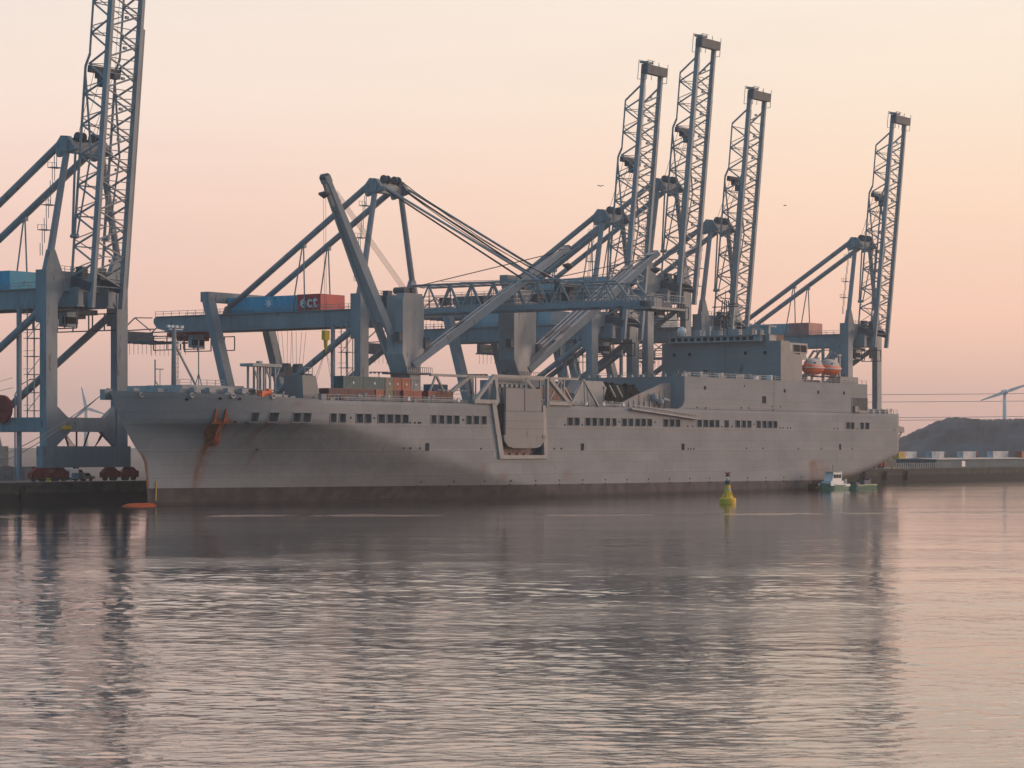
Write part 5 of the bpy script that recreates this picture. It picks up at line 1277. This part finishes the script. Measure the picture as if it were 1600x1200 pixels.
yard = [(-64, 'pale', 'pale blue'), (-51, 'dark_red', 'dark red'), (-38, 'blue', 'dark blue'), (-25, 'green', 'dark green'), (-12, 'brown', 'brown'), (1, 'blue', 'dark blue'), (14, 'grey', 'grey'), (27, 'dark_red', 'dark red')]
for k, (s_, c_, n_) in enumerate(yard):
    container(s_, 66, 3.95, c_, 12.1, 2.44, '%s container in the yard row behind the nearest crane, %s from the left' % (n_, ['first', 'second', 'third', 'fourth', 'fifth', 'sixth', 'seventh', 'eighth'][k]), 2.6, 'containers in the yard row behind the nearest crane')
# lamp posts of the terminal seen behind the cranes
def lamp_post(x, y, h, label):
    r = root('light_mast', (x, y, 3.9), label, 'lamp post', 'terminal light masts behind the cranes', rz=0)
    m = MB(); m.tube((0, 0, 0), (0, 0, h), 0.35, 8, 0.18); m.build('pole', M['lattice'], r)
    m = MB(); m.beam((-3.4, 0, h), (3.4, 0, h), 0.5, 0.35)
    for k in range(5): m.cbox((-3 + 1.5 * k, -0.2, h - 0.35), 0.9, 0.6, 0.4)
    m.build('floodlight_bar', M['crane_dark'], r)
lamp_post(-10.2, 700, 26.8, 'tall light mast seen between the lowered crane and the side ramp truss')
lamp_post(-48.0, 900, 33.5, 'tall distant light mast left of the side ramp, behind the jib')
lamp_post(36.6, 700, 30.5, 'tall light mast behind the crane legs right of the after deck crane')
r = root('street_lamp', W(8, 52, 3.9), 'curved lamp post on the quay rising just above the bow bulwark', 'lamp post')
m = MB(); m.tube((0, 0, 0), (0, 0, 16.5), 0.14, 6); m.path([Vector((0, 0, 16.5)), Vector((0.9, -0.3, 18.2)), Vector((3.0, -1.0, 19.4))], 0.1, 5); m.build('pole', M['lattice'], r)
m = MB(); m.cbox((3.3, -1.1, 19.4), 0.9, 0.4, 0.2); m.build('lamp_head', M['crane_dark'], r)

# a straddle trolley spreader hanging under the girder of the lowered crane
r = root('container_spreader', W(106, 66, 26.2), 'dark container spreader hanging on ropes over the stern side of the deck containers', 'spreader')
m = MB(); m.box(-6, 6, -1.2, 1.2, 0.0, 0.8); m.box(-3.5, -0.6, -0.9, 0.9, 0.8, 2.2); m.box(0.8, 3.6, -0.9, 0.9, 0.8, 2.2); m.tube((-2, -1, 2.2), (-2, 1, 2.2), 0.8, 12); m.tube((2.2, -1, 2.2), (2.2, 1, 2.2), 0.8, 12); m.build('frame', M['crane_dark'], r)
m = MB()
for x in (-2.6, -1.4, 1.6, 2.8):
    for y in (-0.9, 0.9): m.tube((x, y, 2.4), (x * 1.2, y * 1.6, 10.2), 0.05, 4)
m.build('hoist_rope', M['rope'], r)

# ------------------------------------------------------------------ RIGHT BACKGROUND: far quay with reefers, sheds, breakwater
k = 0
row = [(362, 78, 'yellow', 5, 2.6), (374, 84, 'white', 8, 2.6), (386, 84, 'white', 7, 2.6), (396, 84, 'pale', 6, 2.5), (404, 92, 'white', 6.5, 2.6), (412, 92, 'olive', 5, 2.5), (420, 96, 'white', 9, 2.6), (431, 96, 'pale', 9, 2.6), (442, 100, 'red', 6, 2.6), (450, 100, 'white', 10, 2.6), (462, 104, 'pale', 9, 2.6), (474, 104, 'white', 9, 2.6), (486, 108, 'orange', 6, 2.6), (494, 108, 'white', 10, 2.6), (508, 112, 'pale', 12, 2.6)]
pos = ['first from the ship stern', 'second from the ship stern', 'third from the ship stern', 'fourth from the ship stern', 'fifth from the ship stern', 'sixth from the ship stern', 'seventh from the ship stern', 'eighth from the ship stern', 'ninth from the ship stern', 'tenth from the ship stern', 'eleventh from the ship stern', 'fifth from the right picture edge', 'fourth from the right picture edge', 'third from the right picture edge', 'last before the right picture edge']
for i_, ((s, q, c, l_, h_), pz) in enumerate(zip(row, pos)):
    s = 442 + 8.6 * i_; q = 80 + (i_ % 3) * 2.5; l_ = min(l_, 7.6)
    container(s, q, 6.2, c, l_, 2.5, c + ' container in the far row below the hill, ' + pz, h_, 'containers in the row below the hill')
m = MB(); m.box(-6, 260, 0, 60, 0, 2.3); o = m.build('yard_embankment', M['concrete']); o.location = W(355, 76, 3.9); o.rotation_euler = (0, 0, RZ); tag(o, kind='structure')
r = root('storage_shed', W(399, 46, 3.9), 'long low grey-blue shed on the quay at the right edge below the hill', 'shed')
m = MB(); m.box(0, 75, 0, 14, 0, 2.5); m.build('wall', mat('shed_cladding', (0.09, 0.14, 0.17), 0.7, 0.15, 0.3), r)
m = MB(); m.prism([(-0.6, 2.5), (14.6, 2.5), (14.6, 2.62), (7, 2.95), (-0.6, 2.62)], 'x', -0.5, 75.5); m.build('roof', M['crane'], r)
m = MB(); m.box(19, 21.6, -0.06, 0, 0.2, 2.0); m.build('door', M['boatwhite'], r)
r = root('warning_fence', W(352, 37.0, 4.0), 'white slatted fence along the top of the far quay wall', 'fence')
m = MB()
for k in range(26): m.box(k * 1.5, k * 1.5 + 0.7, 0, 0.1, 0.15, 1.7)
m.box(0, 38.5, 0.1, 0.2, 0.5, 0.62); m.box(0, 38.5, 0.1, 0.2, 1.3, 1.42); m.build('slats', mat('fence_grey', (0.25, 0.26, 0.26), 0.8), r)

# wind turbines
def turbine(x, y, h, br, ang, yaw, label, nb=3):
    r = root('wind_turbine', (x, y, 3.9), label, 'wind turbine', 'wind turbines', rz=yaw)
    m = MB(); m.tube((0, 0, 0), (0, 0, h), 1.7, 14, 1.0); m.build('tower', M['turbine'], r, True)
    m = MB(); m.beam((0, -3.5, h + 1.2), (0, 4.5, h + 1.2), 2.6, 2.4); na = m.build('nacelle', M['turbine'], r)
    m = MB(); m.lathe([(1.6, 0), (1.4, 1.4), (0.4, 2.4)], (0, 0, 0), 12); hb = m.build('hub', M['turbine'], r); hb.rotation_euler = (math.radians(90), 0, 0); hb.location = (0, -3.5, h + 1.2)
    for k in range(nb):
        a = ang + k * 2 * math.pi / nb; d = Vector((math.sin(a), 0, math.cos(a))); c0 = Vector((0, -4.6, h + 1.2))
        m = MB(); m.beam(c0, c0 + d * br * 0.2, 1.1, 0.8, up=(0, 1, 0), w2=2.0, h2=0.6); m.beam(c0 + d * br * 0.2, c0 + d * br, 2.0, 0.6, up=(0, 1, 0), w2=0.6, h2=0.2); m.build('blade', M['turbine'], r)
turbine(302, 1530, 39.0, 16.5, math.radians(71), 0.0, 'pale two-bladed wind turbine rising behind the hill at the right', 2)
turbine(-261, 1530, 29, 13, math.radians(-12), 0.15, 'small pale wind turbine seen between the legs of the nearest crane')
# ------------------------------------------------------------------ pylons and power cables
def pylon(x, y, label):
    r = root('power_pylon', (x, y, 3.9), label, 'pylon', 'power line pylons', rz=0.1)
    m = MB()
    for dx, dy in ((-1, -1), (1, -1), (1, 1), (-1, 1)): m.beam((dx * 4, dy * 4, 0), (dx * 0.7, dy * 0.7, 46), 0.5)
    for k in range(8):
        z0, z1 = k * 5.5, (k + 1) * 5.5; w0, w1 = 4 - z0 * 0.0717, 4 - z1 * 0.0717
        for e in (-1, 1): m.beam((-w0, e * w0, z0), (w1, e * w1, z1), 0.25); m.beam((w0, e * w0, z0), (-w1, e * w1, z1), 0.25); m.beam((e * w0, -w0, z0), (e * w1, w1, z1), 0.25)
    for z, w in ((28.8, 9), (42, 8)): m.beam((-w, -w * 0.3, z), (w, w * 0.3, z), 0.5); m.beam((-w, -w * 0.3, z), (0, 0, z + 3), 0.3); m.beam((w, w * 0.3, z), (0, 0, z + 3), 0.3)
    m.build('lattice_frame', M['lattice'], r)
YP = 1500
pylon(430, YP + 60, 'lattice power pylon right of the hill'); pylon(-60, YP + 60, 'lattice power pylon standing behind the ship')
for j, (z0, dy, sg, w) in enumerate([(43.5, 55, 3.0, 'topmost'), (38.8, 65, 2.4, 'second'), (29.6, 55, 4.0, 'third'), (27.9, 65, 3.6, 'lowest')]):
    pts = []
    for k in range(31): t = k / 30; pts.append(Vector((-60 + 490 * t, YP + dy, z0 - sg * 4 * t * (1 - t) * 0.5 + t * 1.5)))
    m = MB(); m.path(pts, 0.16, 4); o = m.build('power_cable', M['lattice']); tag(o, w + ' of four power cables crossing the sky right of the ship', 'cable', 'power cables')
for j, (z0, z1, w) in enumerate([(34.0, 52.0, 'higher'), (31.0, 46.0, 'lower')]):
    m = MB(); m.path([Vector((-420 + 120 * k / 12, 1500, z0 + (z1 - z0) * (k / 12) ** 2)) for k in range(13)], 0.15, 4)
    o = m.build('power_cable', M['lattice']); tag(o, w + ' of two power cables behind the nearest crane, left of the bow', 'cable', 'power cables')

# gulls
def gull(loc, span, label, rot):
    r = root('gull', loc, label, 'bird', 'gulls in flight', rz=rot)
    m = MB(); vs = []
    n = 8
    for i in range(n + 1):
        t = i / n; x = -0.25 + t * 0.55; rr = 0.055 * math.sin(math.pi * min(1, t * 0.95 + 0.05)) + 0.008
        for k in range(6): a = k * math.pi / 3; vs.append((rr * math.cos(a), x, rr * math.sin(a)))
    m.add(vs, [(i * 6 + k, i * 6 + (k + 1) % 6, (i + 1) * 6 + (k + 1) % 6, (i + 1) * 6 + k) for i in range(n) for k in range(6)])
    for e in (-1, 1):
        m.prism([(0, -0.08), (0, 0.1), (e * span * 0.25, 0.14), (e * span * 0.5, 0.0), (e * span * 0.25, -0.02)], 'z', 0, 0.02)
        for i in range(len(m.v) - 10, len(m.v)):
            x = abs(m.v[i].x); m.v[i].z += (0.5 * x if x < span * 0.26 else 0.5 * span * 0.25 - 0.25 * (x - span * 0.25))
    m.build('body', M['crane_dark'], r)
gull((12.4, 350, 10.5 + 407 * 350 / 3900), 1.25, 'gull gliding in the sky left of the raised booms', 0.5)
gull((38.3, 350, 10.5 + 377 * 350 / 3900), 0.6, 'tiny gull in the sky right of the middle raised booms', 1.2)

# ------------------------------------------------------------------ evening haze
hz = MB(); hz.box(-1700, 1700, -60, 1660, -1, 150)
hzo = hz.build('haze', None)
hm = bpy.data.materials.new('evening_haze'); hm.use_nodes = True; hn = hm.node_tree.nodes; hl = hm.node_tree.links
hn.remove(hn['Principled BSDF']); pv = hn.new('ShaderNodeVolumePrincipled'); pv.inputs['Density'].default_value = 0.00015; pv.inputs['Color'].default_value = (0.92, 0.96, 1.0, 1); pv.inputs['Anisotropy'].default_value = 0.2
hl.new(pv.outputs[0], hn['Material Output'].inputs['Volume']); hzo.data.materials.clear(); hzo.data.materials.append(hm)
tag(hzo, kind='stuff')
